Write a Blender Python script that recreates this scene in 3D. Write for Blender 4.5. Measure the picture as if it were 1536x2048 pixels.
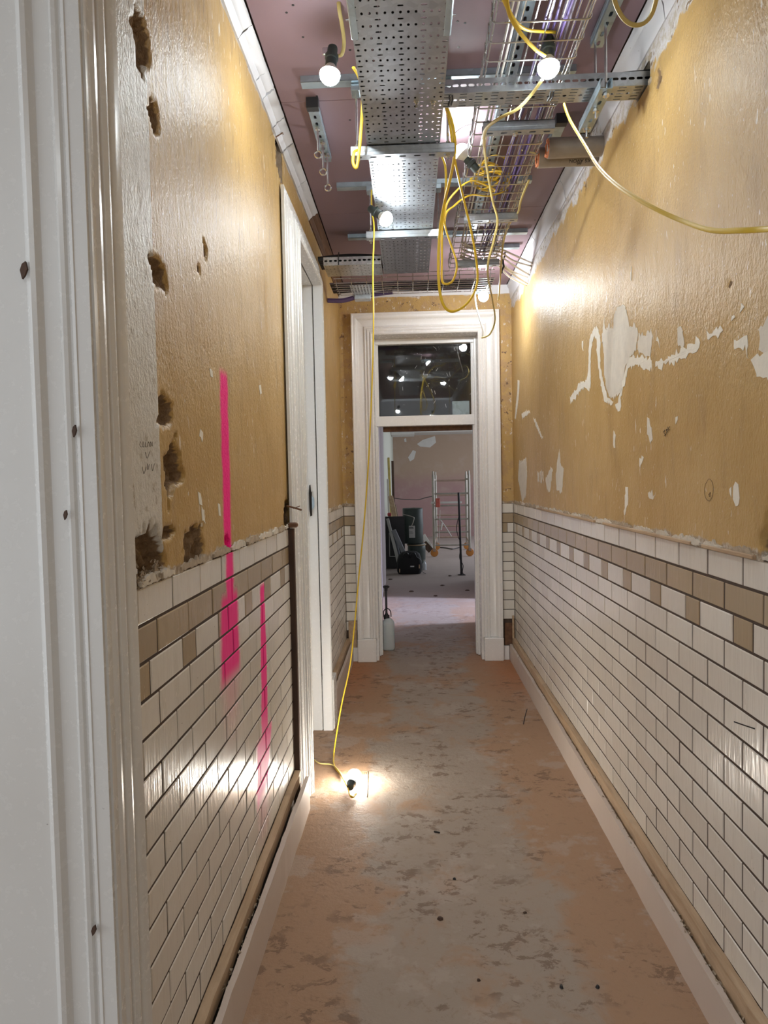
import bpy, bmesh, math, random
from mathutils import Vector, Matrix, noise
from mathutils.geometry import tessellate_polygon
rnd = random.Random(7)
sc = bpy.context.scene
COL = sc.collection
for o in list(bpy.data.objects): bpy.data.objects.remove(o)

# ------------------------------------------------------------------ camera
F = 1420.0; H = 1.472
YAW, PIT, ROL = .0387, .0448, -.0208
fw = Vector((-math.sin(YAW)*math.cos(PIT), math.cos(YAW)*math.cos(PIT), -math.sin(PIT)))
_r = Vector((math.cos(YAW), math.sin(YAW), 0)); _u = _r.cross(fw)
rt = math.cos(ROL)*_r + math.sin(ROL)*_u; up = -math.sin(ROL)*_r + math.cos(ROL)*_u
CAM = Vector((0, 0, H))
cd = bpy.data.cameras.new('camera'); cam = bpy.data.objects.new('camera', cd); COL.objects.link(cam)
cd.sensor_fit = 'VERTICAL'; cd.sensor_height = 36; cd.sensor_width = 27; cd.lens = F/2048*36
cd.clip_start = .02; cd.clip_end = 100
m = Matrix((rt, up, -fw)).transposed().to_4x4(); m.translation = CAM; cam.matrix_world = m
sc.camera = cam
def ray(x, y): return fw + rt*((x-768)/F) - up*((y-1024)/F)
def onY(x, y, Y): d = ray(x, y); return CAM + d*(Y/d.y)
def onX(x, y, X): d = ray(x, y); return CAM + d*(X/d.x)
def onZ(x, y, z): d = ray(x, y); return CAM + d*((z-H)/d.z)

# ------------------------------------------------------------------ world, large lights, exposure
W = bpy.data.worlds.new('world'); sc.world = W; W.use_nodes = True
W.node_tree.nodes['Background'].inputs[0].default_value = (.86, .93, 1, 1)
W.node_tree.nodes['Background'].inputs[1].default_value = .80
sc.view_settings.view_transform = 'Standard'; sc.view_settings.look = 'None'
sc.view_settings.gamma = 1; sc.view_settings.use_curve_mapping = False
sc.view_settings.exposure = 1.05
BULB = 250.0            # strength of the lit bulbs
def area(name, loc, rot, sx, sy, power, col, spread=180):
    l = bpy.data.lights.new(name, 'AREA'); l.shape = 'RECTANGLE'; l.size = sx; l.size_y = sy; l.energy = power; l.color = col; l.spread = math.radians(spread)
    o = bpy.data.objects.new(name, l); COL.objects.link(o); o.location = loc; o.rotation_euler = rot; return o
area('daylight_side_opening', (4.5, 7.95, 2.0), (0, math.radians(65), 0), .6, .5, 36, (.64, .70, 1), 70)
area('daylight_far_window', (3.3, 14.2, 1.7), (0, math.radians(64), 0), 1.9, 5.5, 38, (.80, .86, 1))

# ------------------------------------------------------------------ mesh helpers
class MB:
    def __init__(s): s.v = []; s.f = []
    def add(s, vs, fs):
        n = len(s.v); s.v += [Vector(p) for p in vs]; s.f += [tuple(i+n for i in f) for f in fs]; return s
    def box(s, x0, x1, y0, y1, z0, z1, mat=None):
        vs = [Vector(p) for p in ((x0,y0,z0),(x1,y0,z0),(x1,y1,z0),(x0,y1,z0),(x0,y0,z1),(x1,y0,z1),(x1,y1,z1),(x0,y1,z1))]
        if mat: vs = [mat @ p for p in vs]
        return s.add(vs, [(3,2,1,0),(4,5,6,7),(0,1,5,4),(1,2,6,5),(2,3,7,6),(3,0,4,7)])
    def cbox(s, x0, x1, y0, y1, z0, z1, c=.003, mat=None):          # chamfered box
        def R(a, b, z, k):
            return [(a[0]+k,b[0],z),(a[1]-k,b[0],z),(a[1],b[0]+k,z),(a[1],b[1]-k,z),(a[1]-k,b[1],z),(a[0]+k,b[1],z),(a[0],b[1]-k,z),(a[0],b[0]+k,z)]
        rings = [R((x0+c,x1-c),(y0+c,y1-c),z0,c*.5), R((x0,x1),(y0,y1),z0+c,c), R((x0,x1),(y0,y1),z1-c,c), R((x0+c,x1-c),(y0+c,y1-c),z1,c*.5)]
        vs = [Vector(p) for r in rings for p in r]
        if mat: vs = [mat @ p for p in vs]
        fs = [tuple(reversed(range(8))), tuple(range(24, 32))]
        for k in range(3):
            for i in range(8): fs.append((k*8+i, k*8+(i+1)%8, k*8+8+(i+1)%8, k*8+8+i))
        return s.add(vs, fs)
    def tube(s, pts, r, n=8, flat=1.0, caps=True):
        pts = [Vector(p) for p in pts]
        t0 = (pts[1]-pts[0]).normalized(); a = Vector((0,0,1)) if abs(t0.z) < .9 else Vector((1,0,0))
        nrm = t0.cross(a).normalized(); vs = []
        for i, p in enumerate(pts):
            t = (pts[min(i+1,len(pts)-1)] - pts[max(i-1,0)]).normalized()
            nrm = (nrm - t*nrm.dot(t)).normalized(); b = t.cross(nrm)
            rr = r[i] if isinstance(r, (list, tuple)) else r
            for k in range(n):
                q = 2*math.pi*k/n; vs.append(p + nrm*math.cos(q)*rr + b*math.sin(q)*rr*flat)
        fs = []
        for i in range(len(pts)-1):
            for k in range(n): fs.append((i*n+k, i*n+(k+1)%n, (i+1)*n+(k+1)%n, (i+1)*n+k))
        if caps: fs += [tuple(reversed(range(n))), tuple((len(pts)-1)*n+k for k in range(n))]
        return s.add(vs, fs)
    def lathe(s, origin, axis, prof, n=20):                          # prof: (radius, distance along axis)
        origin = Vector(origin); axis = Vector(axis).normalized()
        a = Vector((0,0,1)) if abs(axis.z) < .9 else Vector((1,0,0)); e1 = axis.cross(a).normalized(); e2 = axis.cross(e1)
        vs = []
        for r, d in prof:
            for k in range(n):
                q = 2*math.pi*k/n; vs.append(origin + axis*d + e1*math.cos(q)*max(r,1e-5) + e2*math.sin(q)*max(r,1e-5))
        fs = []
        for i in range(len(prof)-1):
            for k in range(n): fs.append((i*n+k, i*n+(k+1)%n, (i+1)*n+(k+1)%n, (i+1)*n+k))
        fs += [tuple(reversed(range(n))), tuple((len(prof)-1)*n+k for k in range(n))]
        return s.add(vs, fs)
    def extrude(s, poly, fn, d0, d1):                                # poly of (u,v); fn(u,v,d)->xyz
        n = len(poly); vs = [fn(u,v,d0) for u,v in poly] + [fn(u,v,d1) for u,v in poly]
        return s.add(vs, [tuple(range(n)), tuple(reversed(range(n,2*n)))] + [(i, n+i, n+(i+1)%n, (i+1)%n) for i in range(n)])
def origin_of(p):
    v = Vector((0,0,0))
    while p: v += p.location; p = p.parent
    return v
def obj(name, mb, mat, parent=None, smooth=False, fix=True):
    o0 = origin_of(parent)
    me = bpy.data.meshes.new(name); me.from_pydata([tuple(p-o0) for p in mb.v], [], mb.f)
    if fix:
        bm = bmesh.new(); bm.from_mesh(me); bmesh.ops.recalc_face_normals(bm, faces=bm.faces); bm.to_mesh(me); bm.free()
    if mat: me.materials.append(mat)
    if smooth:
        me.polygons.foreach_set('use_smooth', [True]*len(me.polygons))
        try: me.set_sharp_from_angle(angle=math.radians(smooth if smooth is not True else 40))
        except Exception: pass
    o = bpy.data.objects.new(name, me); COL.objects.link(o)
    if parent: o.parent = parent
    return o
def tag(o, label=None, cat=None, group=None, kind=None):
    if label: o['label'] = label
    if cat: o['category'] = cat
    if group: o['group'] = group
    if kind: o['kind'] = kind
    return o
def thing(name, label, cat, loc, group=None):
    o = bpy.data.objects.new(name, None); COL.objects.link(o); o.location = Vector(loc); o.empty_display_size = .05
    return tag(o, label, cat, group)
def struct(o, label=None): return tag(o, label, None, None, 'structure')
def spline(pts, k=6):
    pts = [Vector(p) for p in pts]; out = []
    for i in range(len(pts)-1):
        p0 = pts[max(i-1,0)]; p1 = pts[i]; p2 = pts[i+1]; p3 = pts[min(i+2,len(pts)-1)]
        for j in range(k):
            t = j/k
            out.append(.5*((2*p1)+(p2-p0)*t+(2*p0-5*p1+4*p2-p3)*t*t+(3*p1-p0-3*p2+p3)*t**3))
    return out+[pts[-1]]

# ------------------------------------------------------------------ materials
class NT:
    def __init__(s, name):
        s.m = bpy.data.materials.new(name); s.m.use_nodes = True; s.t = s.m.node_tree; s.b = s.t.nodes['Principled BSDF']
    def n(s, typ, **kw):
        nd = s.t.nodes.new(typ)
        for k, v in kw.items():
            if k.startswith('i_'): s.put(nd.inputs[k[2:].replace('_',' ')], v)
            else: setattr(nd, k, v)
        return nd
    def put(s, sock, v):
        if hasattr(v, 'is_output') or isinstance(v, bpy.types.NodeSocket): s.t.links.new(v, sock)
        else:
            if sock.type == 'RGBA' and len(v) == 3: v = (*v, 1)
            sock.default_value = v
    def math(s, op, a, b=0., c=None, clamp=False):
        nd = s.t.nodes.new('ShaderNodeMath'); nd.operation = op; nd.use_clamp = clamp
        s.put(nd.inputs[0], a); s.put(nd.inputs[1], b)
        if c is not None: s.put(nd.inputs[2], c)
        return nd.outputs[0]
    def step(s, x, lo, hi, inv=False):
        nd = s.t.nodes.new('ShaderNodeMapRange'); nd.interpolation_type = 'SMOOTHSTEP'
        s.put(nd.inputs[0], x); s.put(nd.inputs[1], lo); s.put(nd.inputs[2], hi)
        nd.inputs[3].default_value, nd.inputs[4].default_value = (1,0) if inv else (0,1)
        return nd.outputs[0]
    def mix(s, f, a, b):
        nd = s.t.nodes.new('ShaderNodeMix'); nd.data_type = 'RGBA'
        s.put(nd.inputs['Factor'], f); s.put(nd.inputs[6], a); s.put(nd.inputs[7], b); return nd.outputs[2]
    def pos(s):
        g = s.n('ShaderNodeNewGeometry'); return g.outputs['Position']
    def sep(s, v): nd = s.n('ShaderNodeSeparateXYZ'); s.put(nd.inputs[0], v); return nd.outputs
    def noise(s, vec, scale, detail=3., rough=.55, sc3=None, dist=0.):
        if sc3:
            mp = s.n('ShaderNodeMapping'); mp.inputs['Scale'].default_value = sc3; s.put(mp.inputs[0], vec); vec = mp.outputs[0]
        nd = s.n('ShaderNodeTexNoise'); s.put(nd.inputs['Vector'], vec); nd.inputs['Scale'].default_value = scale
        nd.inputs['Detail'].default_value = detail; nd.inputs['Roughness'].default_value = rough; nd.inputs['Distortion'].default_value = dist
        return nd.outputs[0]
    def bump(s, h, strength=.3, dist=.01):
        nd = s.n('ShaderNodeBump'); nd.inputs['Strength'].default_value = strength; nd.inputs['Distance'].default_value = dist
        s.put(nd.inputs['Height'], h); s.put(s.b.inputs['Normal'], nd.outputs[0])
    def col(s, c): s.put(s.b.inputs['Base Color'], c)
    def set(s, rough=None, metal=None, **kw):
        if rough is not None: s.put(s.b.inputs['Roughness'], rough)
        if metal is not None: s.put(s.b.inputs['Metallic'], metal)
        for k, v in kw.items(): s.put(s.b.inputs[k], v)
        return s
def simple(name, c, rough=.5, metal=0., var=.12, scale=12., bump=0., sc3=None, obj_var=0.):
    t = NT(name); p = t.pos(); n = t.noise(p, scale, 4, sc3=sc3)
    a = tuple(min(1, x*(1+var)) for x in c); b = tuple(x*(1-var) for x in c)
    cc = t.mix(n, b, a)
    if obj_var:
        oi = t.n('ShaderNodeObjectInfo').outputs['Random']
        cc = t.mix(t.math('MULTIPLY', oi, obj_var), cc, tuple(x*.6 for x in c))
    t.col(cc); t.set(rough, metal)
    if bump: t.bump(n, bump, .004)
    return t.m
def pink_mask(t, p):
    x, y, z = t.sep(p)
    wob = t.math('MULTIPLY', t.math('SUBTRACT', t.noise(p, 14, 2), .5), .03)
    fine = t.math('MULTIPLY', t.math('SUBTRACT', t.noise(p, 160, 2), .5), .016)
    yy = t.math('ADD', t.math('ADD', y, wob), fine)
    tot = None
    #      z top, z bottom, y top, y bottom, w top, w bottom, soft side, soft end
    for z1, z0, y1, y0, w1, w0, so, se in ((1.80,1.08,2.108,2.106,.036,.034,.022,.04), (1.14,.90,2.096,2.086,.080,.098,.035,.05),
                                       (1.10,.50,2.562,2.535,.028,.055,.020,.03), (.56,.36,2.530,2.465,.115,.085,.035,.05)):
        k = t.math('DIVIDE', t.math('SUBTRACT', z, z0), z1-z0, clamp=True)
        yc = t.math('MULTIPLY_ADD', k, y1-y0, y0); w = t.math('MULTIPLY_ADD', k, w1-w0, w0)
        d = t.math('SUBTRACT', t.math('ABSOLUTE', t.math('SUBTRACT', yy, yc)), w)
        mk = t.step(d, -so*.3, so, True)
        mk = t.math('MULTIPLY', mk, t.math('MULTIPLY', t.step(z, z0-se, z0+se*.5), t.step(z, z1-se*.4, z1+se*.5, True)))
        tot = mk if tot is None else t.math('MAXIMUM', tot, mk)
    # faint overspray
    d = t.math('ABSOLUTE', t.math('SUBTRACT', yy, 2.09)); ov = t.math('MULTIPLY', t.step(d, 0., .16, True), t.math('MULTIPLY', t.step(z, .62, .9), t.step(z, .95, 1.2, True)))
    d2 = t.math('ABSOLUTE', t.math('SUBTRACT', yy, 2.49)); ov2 = t.math('MULTIPLY', t.step(d2, 0., .16, True), t.math('MULTIPLY', t.step(z, .12, .35), t.step(z, .3, .6, True)))
    tot = t.math('MAXIMUM', tot, t.math('MULTIPLY', t.math('MAXIMUM', ov, ov2), .28))
    return t.math('MULTIPLY', tot, t.step(x, -.45, -.4, True))
PINK = (1.0, .010, .27)
def plaster(name, side):
    t = NT(name); p = t.pos(); x, y, z = t.sep(p)
    big = t.noise(p, 2.2, 4); mid = t.noise(p, 9, 4, sc3=(1, 1.6, .5)); fine = t.noise(p, 60, 3, sc3=(1, 1, .3))
    c = t.mix(t.step(big, .3, .7), (.49,.310,.105), (.55,.365,.145))
    c = t.mix(t.math('MULTIPLY', t.step(mid, .5, .75), .45), c, (.36,.23,.095))
    cream = (.74,.68,.57)
    # flecks of lost paint, running with the trowel
    fl = t.noise(p, 34, 2, .5, sc3=(1, 1.7, .42)); area_ = t.noise(p, 1.7, 2)
    c = t.mix(t.math('MULTIPLY', t.step(fl, .685, .70), t.step(area_, .50, .58)), c, cream)
    fl2 = t.noise(p, 110, 1, .5, sc3=(1, 1.3, .55)); c = t.mix(t.step(fl2, .755, .77), c, cream)
    if side == 'L':
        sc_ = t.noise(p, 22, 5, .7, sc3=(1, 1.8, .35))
        up_sheen = t.math('MULTIPLY', t.step(z, 1.95, 2.5), t.step(y, 1.6, 2.4, True))
        c = t.mix(t.math('MULTIPLY', t.math('MULTIPLY', t.step(sc_, .38, .62), up_sheen), .45), c, (.60,.53,.44))  # pale scuffs high on the wall, with gloss sheen painted in as cream
        st = t.noise(p, 30, 4, .7, sc3=(1, 1.4, .25)); c = t.mix(t.math('MULTIPLY', t.math('MULTIPLY', t.step(st, .55, .7), t.step(z, 1.8, 2.4)), .55), c, (.20,.12,.06))
        edge = t.math('MULTIPLY_ADD', t.math('SUBTRACT', t.noise(p, 40, 2), .5), .012, 1.546)
        band = t.math('LESS_THAN', y, edge)
        gr = t.noise(p, 45, 5, .7)
        wc = t.mix(t.step(gr, .52, .72), (.66,.63,.57), (.36,.30,.22))
        c = t.mix(t.math('MULTIPLY', band, t.step(z, 1.2, 1.25)), c, wc)
    # pale torn plaster under the cornice, and scraped residue above the tiles
    n2 = t.noise(p, 7, 5, .65); n3 = t.noise(p, 28, 4, .7)
    zt = {'R': 2.80, 'L': 2.935, 'E': 2.925}[side]
    k = t.math('ADD', z, t.math('MULTIPLY', t.math('SUBTRACT', n2, .5), .22 if side == 'R' else .10))
    top = t.step(k, zt, zt+.012)
    tc = t.mix(t.step(n3, .42, .62), (.63,.60,.60), (.50,.44,.36)); tc = t.mix(t.step(t.noise(p, 16, 4, .7, dist=1.2), .60, .64), tc, (.22,.15,.09))
    c = t.mix(top, c, tc)
    kb = t.math('ADD', z, t.math('MULTIPLY', t.math('SUBTRACT', t.noise(p, 14, 4, .65), .5), .05))
    bot = t.step(kb, 1.282, 1.292, True)
    c = t.mix(bot, c, t.mix(t.step(n3, .4, .6), (.58,.52,.44), (.33,.25,.17)))
    if side == 'E':
        e1 = t.noise(p, 12, 5, .7); e2 = t.noise(p, 30, 4, .7, sc3=(1,1,.5)); c = t.mix(t.math('MULTIPLY', t.step(e1, .45, .6), .7), c, (.42,.27,.14)); c = t.mix(t.step(e2, .60, .64), c, (.66,.58,.48)); c = t.mix(t.step(t.noise(p, 20, 4, .7), .62, .66), c, (.17,.10,.06))
    # exposed backing in the holes
    at = t.n('ShaderNodeAttribute', attribute_name='hole').outputs['Fac']
    hn = t.noise(p, 70, 4, .7); hc = t.mix(hn, (.10,.055,.028), (.36,.25,.15))
    c = t.mix(t.step(at, .25, .5), c, hc)
    rough = t.math('MULTIPLY_ADD', fine, .20, .31)
    if side == 'L':
        pk = pink_mask(t, p); c = t.mix(pk, c, PINK); rough = t.math('MULTIPLY_ADD', pk, .25, rough)
    rough = t.math('MAXIMUM', rough, t.math('MULTIPLY', t.math('MAXIMUM', t.math('MAXIMUM', top, bot), t.step(at, .2, .4)), .9))
    t.col(c); t.set(rough); t.b.inputs['Specular IOR Level'].default_value = .30
    hgt = t.math('ADD', t.math('MULTIPLY', t.noise(p, 26, 5, .62, sc3=(1, 1, .45)), 1.), t.math('MULTIPLY', t.noise(p, 4.5, 2), 1.6))
    hgt = t.math('ADD', hgt, t.math('MULTIPLY', t.noise(p, 130, 3, .6, sc3=(1,1,.6)), .9))
    t.bump(hgt, .50, .008)
    return t.m
def tile_mat(name, c0, c1, dirt):
    t = NT(name); p = t.pos(); oi = t.n('ShaderNodeObjectInfo').outputs['Random']
    c = t.mix(oi, c0, c1)
    st = t.noise(p, 26, 4, .6, sc3=(1, 2.2, .25)); c = t.mix(t.math('MULTIPLY', t.step(st, .5, .8), .35), c, dirt)
    sp = t.noise(p, 95, 2); c = t.mix(t.step(sp, .76, .79), c, (.20,.14,.09))
    pk = pink_mask(t, p); c = t.mix(pk, c, PINK)
    t.col(c); t.set(t.math('ADD', t.math('MULTIPLY_ADD', st, .18, .15), t.math('MULTIPLY', pk, .3)))
    t.bump(t.math('ADD', t.noise(p, 40, 3, .5, sc3=(1, 2.0, .25)), t.math('MULTIPLY', t.noise(p, 9, 2), 1.2)), .22, .006)
    return t.m
def gloss_paint(name, c=(.71,.69,.65), dirt=(.40,.33,.26), rough=.24, specks=True):
    t = NT(name); p = t.pos(); n = t.noise(p, 3, 4); g = t.noise(p, 50, 4, .7)
    cc = t.mix(t.math('MULTIPLY', t.step(n, .35, .75), .10), c, dirt)
    if specks:
        sp = t.noise(p, 75, 2, .5); ar = t.noise(p, 2.3, 2)
        cc = t.mix(t.math('MULTIPLY', t.step(sp, .755, .77), t.step(ar, .52, .62)), cc, (.10,.06,.04))
    t.col(cc); t.set(t.math('MULTIPLY_ADD', g, .16, rough-.06))
    t.bump(t.noise(p, 25, 2, .5, sc3=(1,1,.06)), .03, .002)
    return t.m
def floor_mat():
    t = NT('screed_floor'); p = t.pos(); x, y, z = t.sep(p)
    big = t.noise(p, 1.5, 5, .6); mid = t.noise(p, 5.5, 5, .65, dist=.6); fine = t.noise(p, 60, 4, .7)
    # terracotta dust gathers along the skirtings
    dx = t.math('ABSOLUTE', t.math('SUBTRACT', x, .13)); e = t.math('MULTIPLY', t.step(dx, .18, .62), .34)
    k = t.math('ADD', t.math('ADD', t.math('MULTIPLY', big, .62), t.math('MULTIPLY', mid, .42)), e)
    far = t.math('MULTIPLY', t.step(y, 4.3, 5.4), t.step(y, 5.75, 6.1, True)); k = t.math('ADD', k, t.math('MULTIPLY', far, t.math('MULTIPLY', t.step(dx, .25, .6), .5)))
    c = t.mix(t.step(k, .52, .66), (.35,.285,.228), (.375,.232,.14))
    c = t.mix(t.math('MULTIPLY', t.step(t.noise(p, 3.1, 6, .65), .54, .60), .4), c, (.44,.375,.32))
    c = t.mix(t.math('MULTIPLY', far, t.step(t.math('ADD', dx, t.math('MULTIPLY', mid, .3)), .42, .75)), c, (.40,.175,.075))
    sm = t.noise(p, 13, 9, .72, sc3=(.9,1.25,1), dist=.35); ar = t.noise(p, 2.6, 4)
    c = t.mix(t.math('MULTIPLY', t.math('MULTIPLY', t.step(sm, .525, .585), t.step(ar, .46, .55)), .62), c, (.125,.068,.038))
    rub = t.noise(p, 24, 5, .75, dist=.5); c = t.mix(t.math('MULTIPLY', t.step(rub, .55, .66), .35), c, (.20,.125,.08))
    c = t.mix(t.step(t.noise(p, 140, 1), .80, .82), c, (.62,.57,.50))
    c = t.mix(t.step(y, 6.3, 10.5), c, t.mix(big, (.35,.285,.255), (.42,.35,.32)))
    t.col(c); t.set(t.math('MULTIPLY_ADD', fine, .25, .58))
    t.bump(t.math('ADD', t.math('MULTIPLY', mid, 1.0), t.math('MULTIPLY', fine, .35)), .45, .010)
    return t.m
def ceil_mat():
    t = NT('pink_board'); p = t.pos(); n = t.noise(p, 3, 4); f = t.noise(p, 120, 2)
    c = t.mix(n, (.245,.16,.185), (.28,.19,.215)); c = t.mix(t.math('MULTIPLY', t.step(f, .5, .8), .15), c, (.25,.16,.19))
    t.col(c); t.set(.62); t.bump(f, .08, .002); return t.m
def steel(name, c=(.56,.60,.63), rough=.32, scale=30):
    t = NT(name); p = t.pos(); v = t.n('ShaderNodeTexVoronoi'); v.inputs['Scale'].default_value = scale*1.6; t.put(v.inputs['Vector'], p)
    k = t.sep(v.outputs['Color'])[0]; n = t.noise(p, 14, 4)
    c2 = t.mix(k, tuple(a*.82 for a in c), c); c2 = t.mix(t.math('MULTIPLY', t.step(n, .5, .75), .3), c2, tuple(a*.55 for a in c))
    t.col(c2); t.set(t.math('MULTIPLY_ADD', n, .18, rough-.08), .95); return t.m
def wood(name, c0, c1, axis=1, rough=.7):
    t = NT(name); p = t.pos(); s3 = [14,14,14]; s3[axis] = .9
    g = t.noise(p, 2.2, 5, .65, sc3=tuple(s3)); c = t.mix(t.step(g, .3, .7), c0, c1)
    d = t.noise(p, 6, 3); c = t.mix(t.math('MULTIPLY', t.step(d, .5, .8), .4), c, tuple(a*.45 for a in c0))
    t.col(c); t.set(rough); t.bump(g, .25, .004); return t.m
def emit(name, c, s):
    t = NT(name); t.col((.8,.8,.8)); t.put(t.b.inputs['Emission Color'], c); t.b.inputs['Emission Strength'].default_value = s; return t.m
M = dict(
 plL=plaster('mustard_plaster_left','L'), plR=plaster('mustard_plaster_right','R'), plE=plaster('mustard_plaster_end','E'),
 tw=tile_mat('cream_glazed_tile',(.78,.735,.66),(.68,.63,.555),(.47,.40,.31)), tt=tile_mat('tan_glazed_tile',(.45,.345,.215),(.385,.29,.18),(.33,.24,.14)),
 grout=simple('dark_mortar',(.075,.05,.036),.95,var=.35,scale=40),
 gl=gloss_paint('white_gloss_paint'), gl2=gloss_paint('white_gloss_paint_door',(.83,.81,.785),(.50,.40,.32)), gl3=gloss_paint('white_gloss_paint_side',(.80,.80,.78),(.50,.42,.34)), cor=gloss_paint('cornice_paint',(.66,.655,.67),(.36,.29,.25),.45),
 skirt=gloss_paint('skirting_paint',(.62,.53,.46),(.38,.27,.2),.5), fl=floor_mat(), ceil=ceil_mat(),
 steel=steel('galvanised_steel'), steel2=steel('zinc_channel',(.50,.60,.66),.42,18), bright=steel('bright_wire',(.70,.70,.68),.25), chrome=steel('plated_bolt',(.72,.74,.75),.2),
 black=simple('black_plastic',(.018,.018,.02),.45,var=.3), dark=simple('dark_void',(.012,.009,.007),.9), hold=simple('lampholder_rubber',(.035,.05,.05),.5),
 yel=simple('yellow_flex',(.72,.50,.035),.42,var=.10), yel2=simple('grubby_flex',(.58,.47,.17),.5), white_flex=simple('white_cable',(.68,.66,.62),.5),
 purple=simple('violet_cable',(.17,.12,.33),.45,obj_var=.8), grey_cable=simple('grey_cable',(.16,.13,.17),.5,obj_var=.5), blackc=simple('black_cable',(.015,.014,.014),.5),
 batten=wood('sawn_batten',(.40,.27,.16),(.55,.40,.26)), darkwood=wood('dark_stained_ground',(.045,.022,.012),(.09,.045,.025),2), brownboard=wood('stained_board',(.10,.045,.022),(.18,.085,.04)),
 rubble=simple('broken_plaster',(.42,.34,.25),.95,var=.4,scale=60,bump=.5), res=simple('torn_plaster',(.62,.56,.47),.9,var=.3,scale=50,bump=.5),
 bare=simple('bare_plaster',(.80,.76,.66),.75,var=.12,scale=30,bump=.3), bare2=simple('bare_grey_plaster',(.70,.65,.56),.8,var=.14,scale=22,bump=.4),
 kraft=simple('foil_faced_kraft',(.27,.235,.20),.36,var=.22,scale=26,bump=.5), fibre=simple('orange_fibre',(.55,.20,.09),.95,var=.5,scale=120,bump=.6),
 bulb=emit('lit_bulb',(.92,.97,1),BULB*1.25), bulb3=emit('lit_bulb_far',(.92,.97,1),BULB*.8), bulb2=emit('lit_bulb_soft',(.90,.97,1),BULB*.50), bulbw=emit('lit_bulb_warm',(1,.95,.86),BULB*.65),
 pencil=simple('pencil',(.10,.07,.04),.8))

# ================================================================== STRUCTURE
XL, XR, YE = -.551, .822, 5.734
ZC = 2.992; S = .078; TL = .2111; ZT = 1.2656
YB = -1.6
# ---- floor
mb = MB(); mb.box(-3.2, 4.2, YB-2.2, 18.6, -.1, 0); struct(obj('floor', mb, M['fl']), 'dusty terracotta-stained screed floor')
# ---- ceiling made of plasterboards with open joints
cl = MB(); cl.box(XL-.3, XR+.3, YB, YE+.25, ZC+.013, ZC+.05); ceiling = struct(obj('ceiling', cl, M['grout']), 'pink plasterboard ceiling')
ys = [YB, .5, 1.7, 2.9, 4.1, 5.3, YE]
for i in range(len(ys)-1):
    b = MB(); b.cbox(XL+.060, XR-.040, ys[i]+.0012, ys[i+1]-.0012, ZC, ZC+.012, .001); obj('plasterboard', b, M['ceil'], ceiling)
for (px, py) in ((586,10),(606,74),(634,192),(915,43),(930,46),(917,94),(573,25),(700,100),(1098,60),(1242,120),(700,240),(760,480),(640,440),(1060,470),(1070,440)):
    p = onZ(px, py, ZC); b = MB(); b.lathe((p.x,p.y,ZC-.0008), (0,0,1), [(.0045,0),(.0045,.002)], 8); obj('screw_head', b, M['black'], ceiling)

# ---- walls: gridded plaster with real pits
def wall_grid(name, X, y0, y1, z0, z1, holes, mat, step, side, cuts=()):
    """holes: (y, z, ry, rz, depth, seed). side +1 when the room lies towards +x."""
    ny = max(2, int((y1-y0)/step)); nz = max(2, int((z1-z0)/step)); vs = []; at = []
    for j in range(nz+1):
        for i in range(ny+1):
            y = y0+(y1-y0)*i/ny; z = z0+(z1-z0)*j/nz
            d = (noise.noise(Vector((y*1.3, z*1.3, X*7)))*.004 + noise.noise(Vector((y*6, z*4, 3.1)))*.0012)
            a = 0.
            for hy, hz, ry, rz, dp, sd in holes:
                dy = (y-hy)/ry; dz = (z-hz)/rz
                if abs(dy) < 1.9 and abs(dz) < 1.9:
                    r = math.hypot(dy, dz) * (1 + .55*noise.noise(Vector((math.atan2(dz,dy)*1.2+sd*3.7, sd, 0))) + .35*noise.noise(Vector((y*55, z*40, sd))))
                    if r < 1:
                        k = min(1, (1-r)*5.5); a = max(a, .3+.7*k); d -= dp*k*(.8+.5*noise.noise(Vector((y*45, z*45, sd+5))))
            vs.append((X+side*d, y, z)); at.append(a)
    fs = []
    for j in range(nz):
        for i in range(ny):
            ym = y0+(y1-y0)*(i+.5)/ny; zm = z0+(z1-z0)*(j+.5)/nz
            if any(a <= ym <= b and c <= zm <= e for a, b, c, e in cuts): continue
            q = (j*(ny+1)+i, j*(ny+1)+i+1, (j+1)*(ny+1)+i+1, (j+1)*(ny+1)+i)
            fs.append(q if side > 0 else tuple(reversed(q)))
    me = bpy.data.meshes.new(name); me.from_pydata(vs, [], fs); me.materials.append(mat)
    me.polygons.foreach_set('use_smooth', [True]*len(fs))
    a = me.attributes.new('hole', 'FLOAT', 'POINT'); a.data.foreach_set('value', at)
    o = bpy.data.objects.new(name, me); COL.objects.link(o); return o
LH = []
def hl(px, py, wy, hz, dp, sd): p = onX(px, py, XL); LH.append((p.y, p.z, wy, hz, dp, sd))
hl(283,80,.050,.062,.03,1); hl(308,232,.034,.038,.025,2); hl(316,545,.048,.036,.03,3); hl(411,503,.020,.022,.02,4); hl(397,538,.014,.012,.015,5)
hl(331,822,.050,.034,.03,6); hl(346,938,.070,.050,.045,7); hl(337,1064,.038,.016,.03,8); hl(388,1098,.090,.060,.03,9); hl(300,1120,.085,.070,.05,10)
hl(574,1028,.075,.070,.05,11); hl(560,312,.11,.11,.03,12); hl(455,1090,.03,.03,.02,13)
D1 = (.30, 1.155); D2 = (3.31, 4.12)         # clear openings in the left wall
wl = struct(wall_grid('wall_left', XL, D1[1]+.06, D2[0]-.08, 1.262, ZC, LH, M['plL'], .0085, 1), 'distressed mustard painted wall above glazed tiles')
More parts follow.
